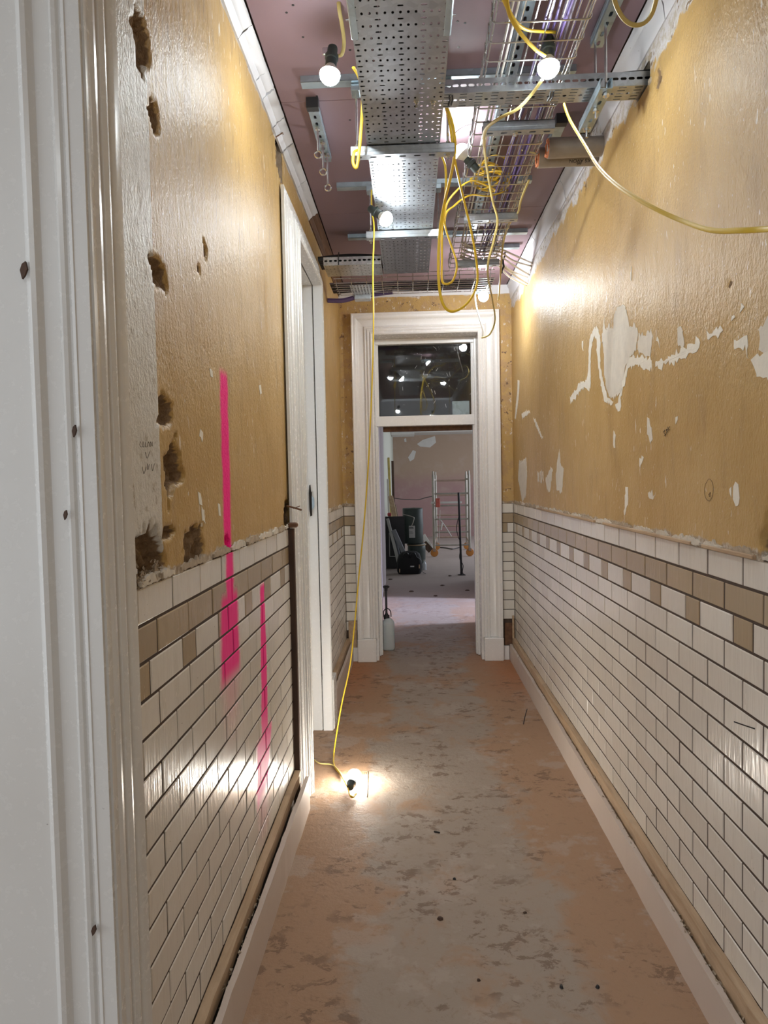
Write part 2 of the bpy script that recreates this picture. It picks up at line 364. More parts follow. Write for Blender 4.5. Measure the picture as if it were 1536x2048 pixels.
for nm, y0, y1, z0, z1, st in (('plaster_far', D2[1]+.08, YE, 1.262, ZC, .03), ('plaster_over_door', D2[0]-.08, D2[1]+.08, 2.70, ZC, .03),
                        ('plaster_near_over_door', D1[0]-.06, D1[1]+.06, 2.62, ZC, .05), ('plaster_near', YB, D1[0]-.06, 0, ZC, .06)):
    o = wall_grid(nm, XL, y0, y1, z0, z1, [], M['plL'], st, 1); o.parent = wl
RH = []
def hr(px, py, wy, hz, dp, sd): p = onX(px, py, XR); RH.append((p.y, p.z, wy, hz, dp, sd))
hr(1548,1085,.06,.06,.05,21); hr(1170,372,.02,.035,.03,22); hr(1316,158,.025,.03,.03,24); hr(1063,527,.05,.03,.03,25); hr(1180,305,.04,.03,.03,26); hr(1462,565,.012,.006,.008,27)
wr = struct(wall_grid('wall_right', XR, YB, YE, 1.262, ZC, RH, M['plR'], .0125, -1, cuts=((2.46,2.60,2.782,2.85),)), 'long mustard painted wall with stripped patches above tiles')
# dark pocket behind the hole where the cross tray enters, made as part of the wall
b = MB(); b.box(XR+.002, XR+.25, 2.45, 2.61, 2.772, 2.776); b.box(XR+.002, XR+.25, 2.45, 2.61, 2.856, 2.86); b.box(XR+.002, XR+.25, 2.606, 2.61, 2.77, 2.86); b.box(XR+.002, XR+.25, 2.45, 2.454, 2.77, 2.86); b.box(XR+.245, XR+.25, 2.45, 2.61, 2.77, 2.86)
obj('hole_lining', b, M['rubble'], wr)
for k, (dy, dz) in enumerate(((2.452,2.856),(2.600,2.851),(2.603,2.783),(2.455,2.779))):
    b = MB(); b.cbox(XR-.006, XR+.01, dy-.014, dy+.014, dz-.010, dz+.010, .004, Matrix.Rotation(0,4,'X')); obj('broken_edge', b, M['rubble'], wr)
# ---- masonry cores (mortar beds) behind the tiles
def core(name, bx, mat, parent): b = MB(); b.box(*bx); return obj(name, b, mat, parent)
GR = .0008
core('mortar_bed', (XR+GR, XR+.02, YB, YE, 0, ZT), M['grout'], wr)
core('mortar_bed', (XL-.02, XL-GR, D1[1]+.06, D2[0]-.10, 0, ZT), M['grout'], wl)
core('mortar_bed', (XL-.02, XL-GR, D2[1]+.10, YE, 0, ZT), M['grout'], wl)
core('hole_end', (XL-.055, XL-.001, 3.228, 3.26, 2.705, 2.985), M['rubble'], wl); core('hole_backing', (XL-.055, XL-.026, 2.96, 3.24, 2.70, 2.985), M['rubble'], wl); core('hole_backing', (XL-.075, XL-.045, 3.0, 3.24, 1.25, 1.45), M['rubble'], wl)
core('masonry', (XR+.26, XR+.32, YB, YE+.2, 0, ZC), M['grout'], wr)
core('masonry', (XL-.25, XL-.06, D1[1]+.10, D2[0]-.04, 0, ZC), M['grout'], wl)
core('masonry', (XL-.25, XL-.06, D2[1]+.04, YE+.2, 0, ZC), M['grout'], wl)
core('masonry', (XL-.25, XL-.06, D2[0]-.04, D2[1]+.04, 2.66, ZC), M['grout'], wl)
core('masonry', (XL-.25, XL-.06, YB, D1[0]-.1, 0, ZC), M['grout'], wl)
core('masonry', (XL-.25, XL-.06, D1[0]-.1, D1[1]+.1, 2.62, ZC), M['grout'], wl)

# ---- tiles
_tm = {}
def tile_mesh(length, h, mat, var):
    key = (round(length,3), round(h,3), mat.name, var)
    if key in _tm: return _tm[key]
    r = random.Random(hash(key[0:2])+var*17); l = length/2; z = h/2; th = .006; c = .0022
    j = lambda: r.uniform(-.0007,.0007)
    f = [(-l+c+j(), -z+c+j()), (l-c+j(), -z+c+j()), (l-c+j(), z-c+j()), (-l+c+j(), z-c+j())]
    o = [(-l, -z), (l, -z), (l, z), (-l, z)]
    vs = [(0.0, a, b) for a, b in f] + [(-.0018, a, b) for a, b in o] + [(-th, a, b) for a, b in o]   # local +x is outward
    fs = [(0,1,2,3)] + [(i, 4+i, 4+(i+1)%4, (i+1)%4) for i in range(4)] + [(4+i, 8+i, 8+(i+1)%4, 4+(i+1)%4) for i in range(4)]
    me = bpy.data.meshes.new('tile'); me.from_pydata(vs, [], fs); me.materials.append(mat)
    bm = bmesh.new(); bm.from_mesh(me); bmesh.ops.recalc_face_normals(bm, faces=bm.faces); bm.to_mesh(me); bm.free()
    _tm[key] = me; return me
def row_spans(row, phase, y0, y1):
    """tile extents along a row: (start, end, is_tan)"""
    out = []
    if row == 2:
        per = TL*1.5; k0 = math.floor((y0-phase[2])/per)-1
        for k in range(k0, k0+int((y1-y0)/per)+4):
            a = phase[2]+k*per; out += [(a, a+TL/2, True), (a+TL/2, a+per, False)]
    else:
        ph = phase[1] + (TL/2 if row % 2 == 0 else 0); k0 = math.floor((y0-ph)/TL)-1
        for k in range(k0, k0+int((y1-y0)/TL)+4): out.append((ph+k*TL, ph+(k+1)*TL, row == 1))
    res = []
    for a, b_, tn in out:
        a2, b2 = max(a, y0), min(b_, y1)
        if b2-a2 > .02: res.append((a2, b2, tn))
    return res
def lay(parent, X, rotz, phase, y0, y1, rows, near=None):
    far_mb = {'tw': MB(), 'tt': MB()}
    for i in range(rows):
        zc = ZT - S*(i+.5)
        for a, b_, tn in row_spans(i, phase, y0, y1):
            L = b_-a-.0062; mid = (a+b_)/2; mk = 'tt' if tn else 'tw'
            if near is not None and b_ < near:
                far_mb[mk].box(X, X+.006, a+.0017, b_-.0017, zc-S/2+.003, zc+S/2-.003); continue
            o = bpy.data.objects.new('tile', tile_mesh(L, S-.0066, M[mk], rnd.randrange(3))); COL.objects.link(o)
            o.parent = parent; o.location = (X + (1 if rotz == 0 else -1)*rnd.uniform(-.0006,.0008), mid, zc)
            o.rotation_euler = (0, rnd.uniform(-.006,.006), rotz + rnd.uniform(-.004,.004))
    if near is not None:
        for mk in far_mb:
            if far_mb[mk].v: tag(obj('tile_run', far_mb[mk], M[mk], parent), kind='stuff')
lay(wr, XR-.001, math.pi, {1: 1.6866, 2: 1.740}, YB, YE-.002, 14, near=1.58)
lay(wl, XL+.001, 0, {1: 1.705, 2: 1.655}, D1[1]+.10, 3.17, 14)
lay(wl, XL+.001, 0, {1: 1.705+.06, 2: 1.655+.03}, D2[1]+.17, YE-.002, 14)

# ---- end wall around the far doorway
ED = (-.285, .55); EH = 2.63; CW = .17
we_mb = MB(); T = .2
we_mb.box(XL-.05, ED[0]-.02, YE, YE+T, 0, ZC); we_mb.box(ED[1]+.02, XR+.05, YE, YE+T, 0, ZC); we_mb.box(ED[0]-.02, ED[1]+.02, YE, YE+T, EH+.02, ZC)
wend = struct(obj('wall_end', we_mb, M['plE']), 'narrow mustard end wall around far doorway')
def end_tile(x0, x1, i, mk):
    zc = ZT - S*(i+.5); me = tile_mesh(x1-x0-.003, S-.0055, M[mk], i % 3)
    o = bpy.data.objects.new('tile', me); COL.objects.link(o); o.parent = wend
    o.location = ((x0+x1)/2, YE-.006, zc); o.rotation_euler = (0, 0, -math.pi/2)
core('mortar_bed', (XL+.003, ED[0]-CW+.005, YE-.003, YE+.01, 0, ZT), M['grout'], wend); core('mortar_bed', (ED[1]+CW-.005, XR-.003, YE-.003, YE+.01, 0, ZT), M['grout'], wend)
for i in range(14):
    lx0, lx1 = XL+.004, ED[0]-CW-.004; rx0, rx1 = ED[1]+CW+.006, XR-.004
    if i == 2:
        m_ = lx0+(lx1-lx0)*.58; end_tile(lx0, m_, i, 'tw'); end_tile(m_, lx1, i, 'tt'); m_ = rx0+(rx1-rx0)*.45; end_tile(rx0, m_, i, 'tt'); end_tile(m_, rx1, i, 'tw')
    else:
        if i < 13: end_tile(lx0, lx1, i, 'tt' if i == 1 else 'tw')
        if i < 12: end_tile(rx0, rx1, i, 'tt' if i == 1 else 'tw')

# ---- door casings: a moulded profile swept up one side, over the head and down the other
PROF = [(0,0),(0,.026),(.004,.031),(.012,.034),(.019,.031),(.022,.024),(.028,.022),(.031,.029),(.037,.031),(.043,.029),(.046,.020),(.052,.019),(.055,.026),(.060,.028),(.066,.025),
        (.070,.016),(.112,.016),(.118,.019),(.126,.032),(.133,.040),(.140,.043),(.150,.043),(.156,.050),(.163,.053),(.169,.050),(.170,.046),(.170,0)]
PROF2 = [(0,0),(0,.050),(.006,.056),(.016,.058),(.026,.056),(.030,.050),(.044,.050),(.048,.043),(.054,.046),(.062,.044),(.066,.036),(.084,.036),(.090,.030),(.130,.027),(.136,.021),(.150,.020),(.156,.014),(.170,.013),(.170,0)]
def casing(parent, fn, u0, u1, vt, mat, prof=PROF, vb=0., names=('jamb_casing','head_casing')):
    """fn(u,v,d) -> world; u across the wall, v up, d proud of the wall"""
    n = len(prof)
    def strip(A, B, nm):
        vs = [fn(*p) for p in A] + [fn(*p) for p in B]
        fs = [(i, i+1, n+i+1, n+i) for i in range(n-1)] + [tuple(range(n)), tuple(reversed(range(n, 2*n)))]
        mb = MB(); mb.add(vs, fs); return obj(nm, mb, mat, parent, smooth=28)
    strip([(u0-w, vb, d) for w, d in prof], [(u0-w, vt+w, d) for w, d in prof], names[0])
    strip([(u1+w, vb, d) for w, d in prof], [(u1+w, vt+w, d) for w, d in prof], names[0])
    strip([(u0-w, vt+w, d) for w, d in prof], [(u1+w, vt+w, d) for w, d in prof], names[1])
# far doorway with transom light
d3 = MB(); FY = 5.90
d3.cbox(ED[0]-.02, ED[0], YE-.001, YE+T, 0, EH+.02, .002); 
door3 = struct(obj('door_3', d3, M['gl2']), 'white moulded doorway with transom light at corridor end')
for bx in ((ED[1], ED[1]+.02, YE-.001, YE+T, 0, EH+.02), (ED[0], ED[1], YE-.001, YE+T, EH, EH+.02)):
    b = MB(); b.cbox(*bx, .002); obj('lining', b, M['gl2'], door3)
casing(door3, lambda u,v,d: (u, YE-d, v), ED[0], ED[1], EH, M['gl2'], vb=.19)
for u0, u1 in ((ED[0]-.172, ED[0]-.018), (ED[1]+.018, ED[1]+.172)):
    b = MB(); b.cbox(u0, u1, YE-.056, YE, 0, .188, .005); obj('plinth_block', b, M['gl2'], door3)
for u0, u1 in ((ED[0], ED[0]+.024), (ED[1]-.030, ED[1])):
    b = MB(); b.cbox(u0, u1, FY, FY+.07, 0.004, EH, .003); obj('frame_post', b, M['gl2'], door3)
    b = MB(); b.cbox(u0-.0 if u0 < 0 else u0+.012, u1-.012 if u0 < 0 else u1, FY-.03, FY, 0.004, EH, .003); obj('stop_bead', b, M['gl2'], door3)
b = MB(); b.cbox(ED[0]+.010, ED[1]-.012, FY-.012, FY+.072, 1.915, 1.998, .003); obj('transom_rail', b, M['gl2'], door3)
b = MB(); b.cbox(ED[0]+.06, ED[1]-.03, FY+.076, FY+.10, 1.875, 1.93, .003); obj('head_batten', b, M['brownboard'], door3)
b = MB(); b.cbox(ED[0]+.010, ED[1]-.012, FY-.010, FY+.06, 2.585, EH, .003); obj('top_rail', b, M['gl2'], door3)
for bx in ((ED[0]+.024, ED[0]+.034, 1.998, 2.585), (ED[1]-.040, ED[1]-.030, 1.998, 2.585)):
    b = MB(); b.cbox(bx[0], bx[1], FY+.005, FY+.03, bx[2], bx[3], .002); obj('glazing_bead', b, M['gl2'], door3)
g = NT('transom_glass'); g.col((.9,.93,.92)); g.set(.02); g.put(g.b.inputs['Transmission Weight'], 1.0); g.b.inputs['IOR'].default_value = 1.5
M['glass'] = g.m
b = MB(); b.box(ED[0]+.026, ED[1]-.032, FY+.028, FY+.034, 2.0, 2.583); obj('pane', b, M['glass'], door3)
dg = NT('drop_scratch'); dg.col((.8,.8,.78)); dg.set(.4); M['scr'] = dg.m
for k in range(46):                                      # paint splashes and scratches on the pane
    x = rnd.gauss(.16, .15); z = rnd.uniform(2.06, 2.56); x = min(max(x, ED[0]+.04), ED[1]-.05); l = rnd.choice((.004,.006,.012,.03)); a = rnd.uniform(-.9,.9)
    b = MB(); b.tube([(x, FY+.0275, z), (x+math.sin(a)*l, FY+.0275, z+math.cos(a)*l)], .0009, 4); obj('paint_splash', b, M['scr'], door3)
M['murk'] = simple('dark_backing_board', (.035,.027,.023), .85, var=.3)
b = MB(); b.box(ED[0]-.01, ED[1]+.01, FY+.16, FY+.175, 1.94, EH+.05); obj('backing_board', b, M['murk'], door3)
b = MB(); b.box(ED[0]-.01, ED[1]+.01, FY+.075, FY+.165, 1.932, 1.940); obj('backing_ledge', b, M['murk'], door3)
b = MB(); b.cbox(.355, .50, FY+.07, FY+.12, 2.0, 2.12, .004)
for k in range(12): b.box(.36+k*.0115, .364+k*.0115, FY+.066, FY+.07, 2.0, 2.11)
obj('ribbed_box', b, M['steel2'], door3)

# second doorway in the left wall
b = MB(); b.cbox(XL-.26, XL+.002, D2[0]-.03, D2[0], 0, 2.62, .003); door2 = struct(obj('door_2', b, M['gl3']), 'white moulded doorway in left wall')
b = MB(); b.cbox(XL-.26, XL+.002, D2[1], D2[1]+.03, 0, 2.62, .003); obj('lining', b, M['gl3'], door2)
b = MB(); b.cbox(XL-.26, XL+.002, D2[0], D2[1], 2.60, 2.63, .003); obj('head_lining', b, M['gl3'], door2)
b = MB(); b.cbox(XL-.20, XL-.05, D2[1]-.014, D2[1], 0, 2.60, .003); obj('door_stop', b, M['gl3'], door2)
b = MB(); b.cbox(XL-.20, XL-.05, D2[0], D2[1]-.014, 2.586, 2.60, .003); obj('head_stop', b, M['gl3'], door2)
casing(door2, lambda u,v,d: (XL+.008+d, u, v), D2[0], D2[1], 2.60, M['gl3'], PROF2)
b = MB(); b.cbox(XL-.02, XL+.026, D2[0]-.176, D2[0]-.150, .02, 1.265, .002); tag(obj('timber_ground', b, M['darkwood'], door2), 'dark exposed timber strip')
b = MB(); b.cbox(XL-.01, XL+.072, D2[1]+.020, D2[1]+.178, 0, .30, .004); obj('plinth_block', b, M['gl3'], door2)
# slot of a removed lock in the far lining
p = onY(622, 1000, D2[1]-.0005); pts = [(-.006,.085),(.001,.09),(.004,.05),(.008,.045),(.007,-.09),(-.004,-.095),(-.008,-.06),(-.009,.04)]
b = MB(); b.extrude(pts, lambda u,v,d: (p.x+u, D2[1]-.0155-d, p.z+v), 0, .001); obj('lock_slot', b, M['dark'], door2)
b = MB(); b.extrude([(0,-.05),(.014,-.03),(.014,.02),(0,.035)], lambda u,v,d: (p.x+.007+u, D2[1]-.0155-d, p.z-.01+v), 0, .002); obj('keep_plate', b, M['steel2'], door2)
# broken ends and a stray root fibre beside the casing
for nm, pl, r in (('splinter', [onX(574,1012,-.54), onX(590,1016,-.50), onX(603,1020,-.47)], .004), ('splinter', [onX(586,1017,-.51), onX(600,1012,-.48)], .002)):
    b = MB(); b.tube(spline(pl,4), r, 6); obj(nm, b, M['brownboard'], door2, True)
b = MB(); b.cbox(XL-.0, XL+.045, D2[0]-.186, D2[0]-.160, 1.270, 1.292, .006); obj('charred_block', b, M['brownboard'], door2)
b = MB(); b.cbox(XL-.26, XL-.24, D2[0]-.5, D2[1]+.5, 0, ZC, .002)
# dim room beyond the second doorway
b.box(XL-2.2, XL-2.15, D2[0]-1.2, D2[1]+1.6, 0, ZC)
rb = MB(); rb.box(-3.0, -2.95, 1.6, 5.9, 0, ZC); struct(obj('wall_side_room', rb, M['cor']), 'plain wall of the side room')
rc = MB(); rc.box(-3.0, XL-.06, -1.6, 5.9, ZC+.02, ZC+.06); struct(obj('ceiling_side_rooms', rc, M['cor']), 'ceiling of the side rooms')

# nearest doorway in the left wall (its far jamb fills the left of the picture)
LYN = D1[1]
prof = [(-.95,.02),(-.95,0),(-.70,0),(-.622,0),(-.617,-.006),(-.610,-.010),(-.603,-.007),(-.599,0),(-.596,.003),(-.570,.003),(-.567,-.002),(-.562,-.005),(-.556,-.003),(-.553,.002),(-.550,.002),(-.546,-.004),(-.541,-.005),(-.537,0),(-.534,.005),(-.513,.005),(-.513,.04),(-.53,.06)]
b = MB(); n = len(prof); vs = [(x, LYN+dy, 0) for x, dy in prof]+[(x, LYN+dy, 2.64) for x, dy in prof]
b.add(vs, [(i, i+1, n+i+1, n+i) for i in range(n-1)]+[(n-1,0,n,2*n-1), tuple(range(n)), tuple(range(n,2*n))])
door1 = struct(obj('door_1', b, M['gl'], None, smooth=28), 'white painted moulded door jamb close at left')
PR1 = [(w*.80, d) for w, d in PROF]
PR1 = [(0,0),(0,.030),(.008,.030),(.012,.024),(.020,.024),(.024,.033),(.034,.038),(.044,.037),(.050,.030),(.058,.030),(.062,.036),(.072,.040),(.082,.038),(.086,.032),(.096,.032),(.100,.036),(.110,.040),(.124,.041),(.129,.038),(.130,.0)]
casing(door1, lambda u,v,d: (XL+.004+d, u, v), D1[0], D1[1]-.003, 2.60, M['gl'], PR1)
for px, py, w, h in ((47,540,.006,.014),(148,862,.0035,.010),(130,1030,.003,.008),(187,1862,.004,.009)):
    q = onY(px, py, LYN-.012); b = MB()
    b.extrude([(-w*.5,-h),(w*.3,-h*.6),(w,.1*h),(w*.6,h),(-w*.4,h*.7),(-w,0)], lambda u,v,d: (q.x+u, q.y+.004-d, q.z+v), 0, .0045); obj('paint_chip', b, M['darkwood'], door1)
b = MB(); b.box(-.95, -.94, -.4, LYN, 0, 2.64); 

# ---- skirtings: painted board standing off a sawn batten, dark gap between
def board(name, x0, x1, y0, y1, z0, z1, mat, parent, skew=0., wob=.003, seed=1):
    mb = MB(); n = max(4, int((y1-y0)/.06)); vs = []; r = random.Random(seed)
    for i in range(n+1):
        t = i/n; y = y0+(y1-y0)*t; s_ = skew*(t-.5); w = lambda: r.uniform(-wob, wob)*.5
        a = w(); vs += [(x0+s_+a, y, z0), (x1+s_+a, y, z0), (x1+s_+a, y, z1+w()), (x0+s_+a, y, z1+w())]
    fs = [(0,1,2,3), tuple(reversed((n*4, n*4+1, n*4+2, n*4+3)))]
    for i in range(n):
        for k in range(4): fs.append((i*4+k, i*4+(k+1)%4, i*4+4+(k+1)%4, i*4+4+k))
    mb.add(vs, fs); return obj(name, mb, mat, parent)
bbr = struct(board('baseboard_right', .770, .788, YB, YE-.003, 0, .128, M['skirt'], None, skew=.006, seed=3), 'dusty painted skirting board standing off the right wall')
board('batten', .795, .8205, YB, YE-.003, .110, .176, M['batten'], bbr, seed=4)
board('packer', .788, .796, YB, YE-.003, .02, .085, M['rubble'], bbr, seed=5)
bbl = struct(board('baseboard_left', -.505, -.487, D1[1]+.13, 3.12, 0, .150, M['skirt'], None, skew=.010, seed=6), 'painted skirting board leaning off the left wall')
board('batten', -.549, -.522, D1[1]+.13, 3.13, .125, .172, M['batten'], bbl, seed=7)
bb2 = struct(board('baseboard_left_far', -.512, -.495, D2[1]+.18, YE-.003, 0, .155, M['skirt'], None, seed=8), 'painted skirting beyond the left doorway')
board('batten', -.549, -.520, D2[1]+.18, YE-.003, .125, .190, M['batten'], bb2, seed=9)
bbe = MB(); bbe.cbox(XL+.055, ED[0]-CW-.002, YE-.02, YE-.003, 0, .115, .002); be = struct(obj('baseboard_end', bbe, M['gl2']), 'short white skirting pieces beside far doorway')
b = MB(); b.cbox(ED[1]+CW+.002, .770, YE-.02, YE-.003, 0, .115, .002); obj('skirting_piece', b, M['gl2'], be)
b = MB(); b.cbox(.795, .812, YE-.022, YE-.010, .13, .36, .002); obj('upright_batten', b, M['batten'], be)
b = MB(); b.cbox(.735, .795, YE-.012, YE-.004, .12, .30, .002); obj('brown_offcut', b, M['brownboard'], be)
b = MB(); b.cbox(-.530, -.462, YE-.024, YE-.010, .115, .335, .004); obj('upright_batten', b, M['batten'], be)
# rubble lying in the gaps behind the skirtings
def crumbs(parent, x0, x1, y0, y1, z0, z1, n, seed):
    r = random.Random(seed); mb = MB()
    for k in range(n):
        c = Vector((r.uniform(x0,x1), y0+(y1-y0)*r.random()**1.6, r.uniform(z0,z1))); s_ = r.uniform(.002,.0075)
        vs = [c+Vector((r.uniform(-1,1), r.uniform(-1.6,1.6), r.uniform(-1,1)))*s_ for _ in range(5)]
        mb.add(vs, [(0,1,2),(0,2,3),(0,3,4),(4,1,0),(1,4,2),(2,4,3)])
    tag(obj('rubble', mb, M['rubble'], parent), kind='stuff')
crumbs(bbr, .784, .800, 1.3, YE, .09, .126, 900, 1); crumbs(bbr, .781, .792, 1.3, YE, .126, .131, 160, 11); crumbs(bbl, -.526, -.506, 1.3, 3.0, .02, .07, 260, 2); crumbs(bbl, -.520, -.500, 1.5, 2.3, .10, .152, 160, 3)

# ---- torn plaster edge left where the dado rail came off
def torn(parent, X, side, y0, y1, z, seed, gaps=()):
    r = random.Random(seed); y = y0
    while y < y1:
        L = r.uniform(.05, .24)
        if not any(a < y < b_ for a, b_ in gaps):
            n = max(3, int(L/.012)); top = []; bot = []
            for i in range(n+1):
                yy = y+L*i/n; k = math.sin(math.pi*i/n)**.5 if 0 < i < n else .15
                top.append((yy, z+.003+k*r.uniform(.004,.019))); bot.append((yy, z-.004+r.uniform(-.003,.002)))
            mb = MB(); mb.extrude(bot+list(reversed(top)), lambda u,v,d: (X+side*d, u, v), -.001, r.uniform(.004,.009))
            obj('plaster_remnant', mb, M['res'] if r.random() < .5 else M['rubble'], parent)
        y += L+r.uniform(0, .06)
torn(wr, XR, -1, 1.3, YE-.05, ZT+.006, 5); torn(wl, XL, 1, 1.40, 3.10, ZT+.006, 6, gaps=((1.40,1.52),)); torn(wl, XL, 1, D2[1]+.2, YE-.05, ZT+.006, 8)
for y0, y1 in ((1.72, 2.02), (2.10, 3.05), (3.2, 4.6)):
    b = MB(); b.cbox(XR-.012, XR+.002, y0, y1, ZT-.002, ZT+.009, .002); obj('dado_batten', b, M['batten'], wr)
# loose rubble in the big hole over the tiles at the left
r_ = random.Random(4); b = MB()
for k in range(160):
    c = Vector((XL-.012+r_.random()*.02, r_.uniform(1.40,1.53), ZT+.004+abs(r_.gauss(0,.016)))); s_ = r_.uniform(.003,.010)
    vs = [c+Vector((r_.uniform(-1,1)*.6, r_.uniform(-1,1), r_.uniform(-1,1)))*s_ for _ in range(5)]; b.add(vs, [(0,1,2),(0,2,3),(0,3,4),(4,1,0),(1,4,2),(2,4,3)])
tag(obj('rubble', b, M['rubble'], wl), kind='stuff')

# ---- stripped paint patches on the right wall (outlines on the wall plane)
def patch(pts, mat, parent, X, side, ox=1000, oy=400, s=.349, seed=0, jag=.0050, th=.0012):
    r = random.Random(seed); poly = []
    q = [onX(ox+x*s, oy+y*s, X) for x, y in pts]
    for i in range(len(q)):
        a, c = q[i], q[(i+1) % len(q)]; n = max(1, int((c-a).length/.012))
        for k in range(n):
            p_ = a.lerp(c, k/n); poly.append((p_.y+r.uniform(-jag,jag)*1.2, p_.z+r.uniform(-jag,jag)*2))
    tri = tessellate_polygon([[Vector((u, v, 0)) for u, v in poly]]); n = len(poly); mb = MB()
    def base(u, v): return X + side*(noise.noise(Vector((u*1.3, v*1.3, X*7)))*.004 + noise.noise(Vector((u*6, v*4, 3.1)))*.0012)
    f_ = [(base(u,v)+side*th, u, v) for u, v in poly]; k_ = [(base(u,v)-side*.002, u, v) for u, v in poly]
    mb.add(f_+k_, [tuple(t) for t in tri]+[(i, (i+1) % n, n+(i+1) % n, n+i) for i in range(n)])
    return obj('stripped_patch', mb, mat, parent)
PA = [
 ('bare',[(400,1130),(405,1165),(430,1145),(455,1100),(490,1075),(512,1090),(522,1060),(520,900),(530,810),(545,775),(557,800),(555,850),(565,960),(580,1060),(598,1140),(615,1165),(640,1178),(645,1150),(620,1130),(605,1090),(592,1040),(577,950),(574,860),(578,820),(575,780),(565,735),(550,728),(530,755),(515,790),(508,860),(508,960),(500,1030),(480,1035),(450,1060),(425,1100)]),
 ('bare2',[(600,680),(605,740),(625,715),(650,735),(655,650),(680,610),(720,605),(735,680),(745,730),(760,720),(775,710),(790,760),(780,860),(750,890),(725,940),(700,1030),(690,1100),(650,1135),(630,1140),(610,1080),(600,1000),(598,900),(586,790)]),
 ('bare',[(660,1185),(680,1215),(692,1180),(690,1120),(707,1070),(735,975),(760,955),(800,955),(850,975),(872,970),(870,905),(830,912),(792,892),(755,892),(727,930),(702,1030),(687,1110),(680,1150)]),
 ('bare2',[(792,765),(830,775),(865,740),(877,780),(862,885),(830,893),(802,888),(787,860)]),
 ('bare',[(888,920),(890,945),(925,965),(945,930),(1000,935),(1060,900),(1100,870),(1145,855),(1152,790),(1130,785),(1120,820),(1080,845),(1030,865),(985,880),(950,900),(930,925)]),
 ('bare2',[(1020,745),(1040,738),(1060,780),(1058,840),(1032,848),(1022,800)]),
 ('bare',[(1192,760),(1195,812),(1225,790),(1257,790),(1287,735),(1270,725),(1230,750)]),
 ('bare',[(1345,785),(1350,850),(1410,845),(1422,920),(1432,905),(1420,790),(1400,785),(1380,792)]),
 ('bare',[(1440,940),(1470,985),(1545,1045),(1610,1020),(1620,900),(1536,890),(1500,885),(1460,910)]),
 ('bare2',[(1485,740),(1490,800),(1500,870),(1540,888),(1590,860),(1580,700),(1536,685),(1500,720)]),
 ('bare2',[(320,1580),(325,1660),(355,1680),(365,1540),(345,1510),(340,1430),(327,1500)]), ('bare2',[(262,1600),(270,1662),(288,1670),(302,1540),(288,1530),(272,1580)]),
 ('bare2',[(215,1560),(217,1615),(226,1620),(226,1555)]), ('bare2',[(231,1555),(233,1618),(240,1620),(240,1550)]), ('bare2',[(243,1560),(244,1605),(249,1606),(249,1556)]),
 ('bare2',[(112,1490),(105,1600),(130,1730),(150,1690),(157,1560),(150,1475),(130,1500)]),
 ('bare',[(1342,1640),(1340,1720),(1355,1762),(1382,1700),(1375,1650),(1352,1632)]), ('bare',[(650,1330),(648,1412),(658,1415),(660,1335)]),
 ('bare',[(125,1230),(130,1255),(148,1240),(172,1215),(150,1208)]), ('bare',[(103,1035),(98,1120),(86,1250),(92,1252),(108,1130),(112,1040)]),
 ('bare',[(718,1650),(712,1740),(708,1800),(716,1800),(730,1720),(728,1652)]), ('bare',[(795,1500),(800,1545),(806,1520),(822,1460),(812,1455)]),
 ('bare',[(190,1250),(215,1320),(240,1370),(246,1366),(222,1305),(198,1250)]), ('bare2',[(845,1260),(842,1330),(858,1385),(876,1380),(870,1310),(855,1258)]),
 ('bare2',[(850,1690),(848,1715),(880,1725),(890,1700),(872,1675)]), ('bare',[(1005,1262),(1010,1275),(1022,1265),(1016,1256)]), ('bare',[(895,795),(905,830),(916,832),(910,800)]),
 ('bare',[(1390,600),(1386,630),(1398,632),(1402,604)]), ('bare',[(1328,655),(1330,680),(1348,672),(1346,645)]), ('bare',[(470,805),(470,860),(478,862),(478,808)]),
 ('bare',[(1320,1648),(1318,1690),(1328,1692),(1330,1650)]), ('bare',[(750,400),(748,470),(756,472),(758,398)])]
for i, (mk, pts) in enumerate(PA): patch(pts, M[mk], wr, XR, -1, seed=i)
for i, pts in enumerate(([(960,375),(955,410),(970,440),(974,400)], [(948,680),(955,740),(968,745),(960,690)], [(1045,730),(1050,790),(1060,795),(1056,735)], [(965,755),(968,820),(982,825),(978,765)],
                         [(1240,165),(1246,215),(1254,212),(1250,168)], [(1005,95),(1010,130),(1020,135),(1018,100)])):
    patch(pts, M['bare'], wl, XL, 1, 0, 700, .4167, seed=50+i, jag=.002)
# pencil scribbles on the right wall
def scribble(strokes, ox, oy, s, X, side, parent, r=.0012):
    for st in strokes:
        b = MB(); b.tube(spline([onX(ox+x*s, oy+y*s, X)+Vector((side*.003,0,0)) for x, y in st], 4), r, 5); obj('pencil_mark', b, M['pencil'], parent)
scribble([[(942,1330),(950,1318),(945,1335),(952,1342),(946,1352)], [(952,1355),(960,1330)], [(958,1325),(964,1312),(957,1318),(966,1328),(958,1332)], [(966,1300),(972,1322)], [(978,1298),(969,1312),(979,1316)]], 1000, 400, .349, XR, -1, wr, .0009)
scribble([[(1200,1600),(1180,1640),(1182,1700),(1205,1725),(1225,1690),(1226,1630),(1212,1602),(1200,1600)], [(1200,1690),(1212,1675),(1205,1700),(1216,1694)]], 1000, 400, .349, XR, -1, wr, .0005)
scribble([[(668,440),(664,455),(670,465),(676,462)], [(680,440),(680,465),(686,463)], [(692,442),(690,464),(698,464)], [(700,465),(706,440),(712,464)], [(716,465),(716,440),(724,462),(724,440)], [(690,490),(700,520),(712,488)], [(676,560),(684,595),(694,560)], [(700,545),(703,575),(710,548)], [(720,548),(726,580),(734,545)]], 0, 700, .4167, XL, 1, wl, .0005)
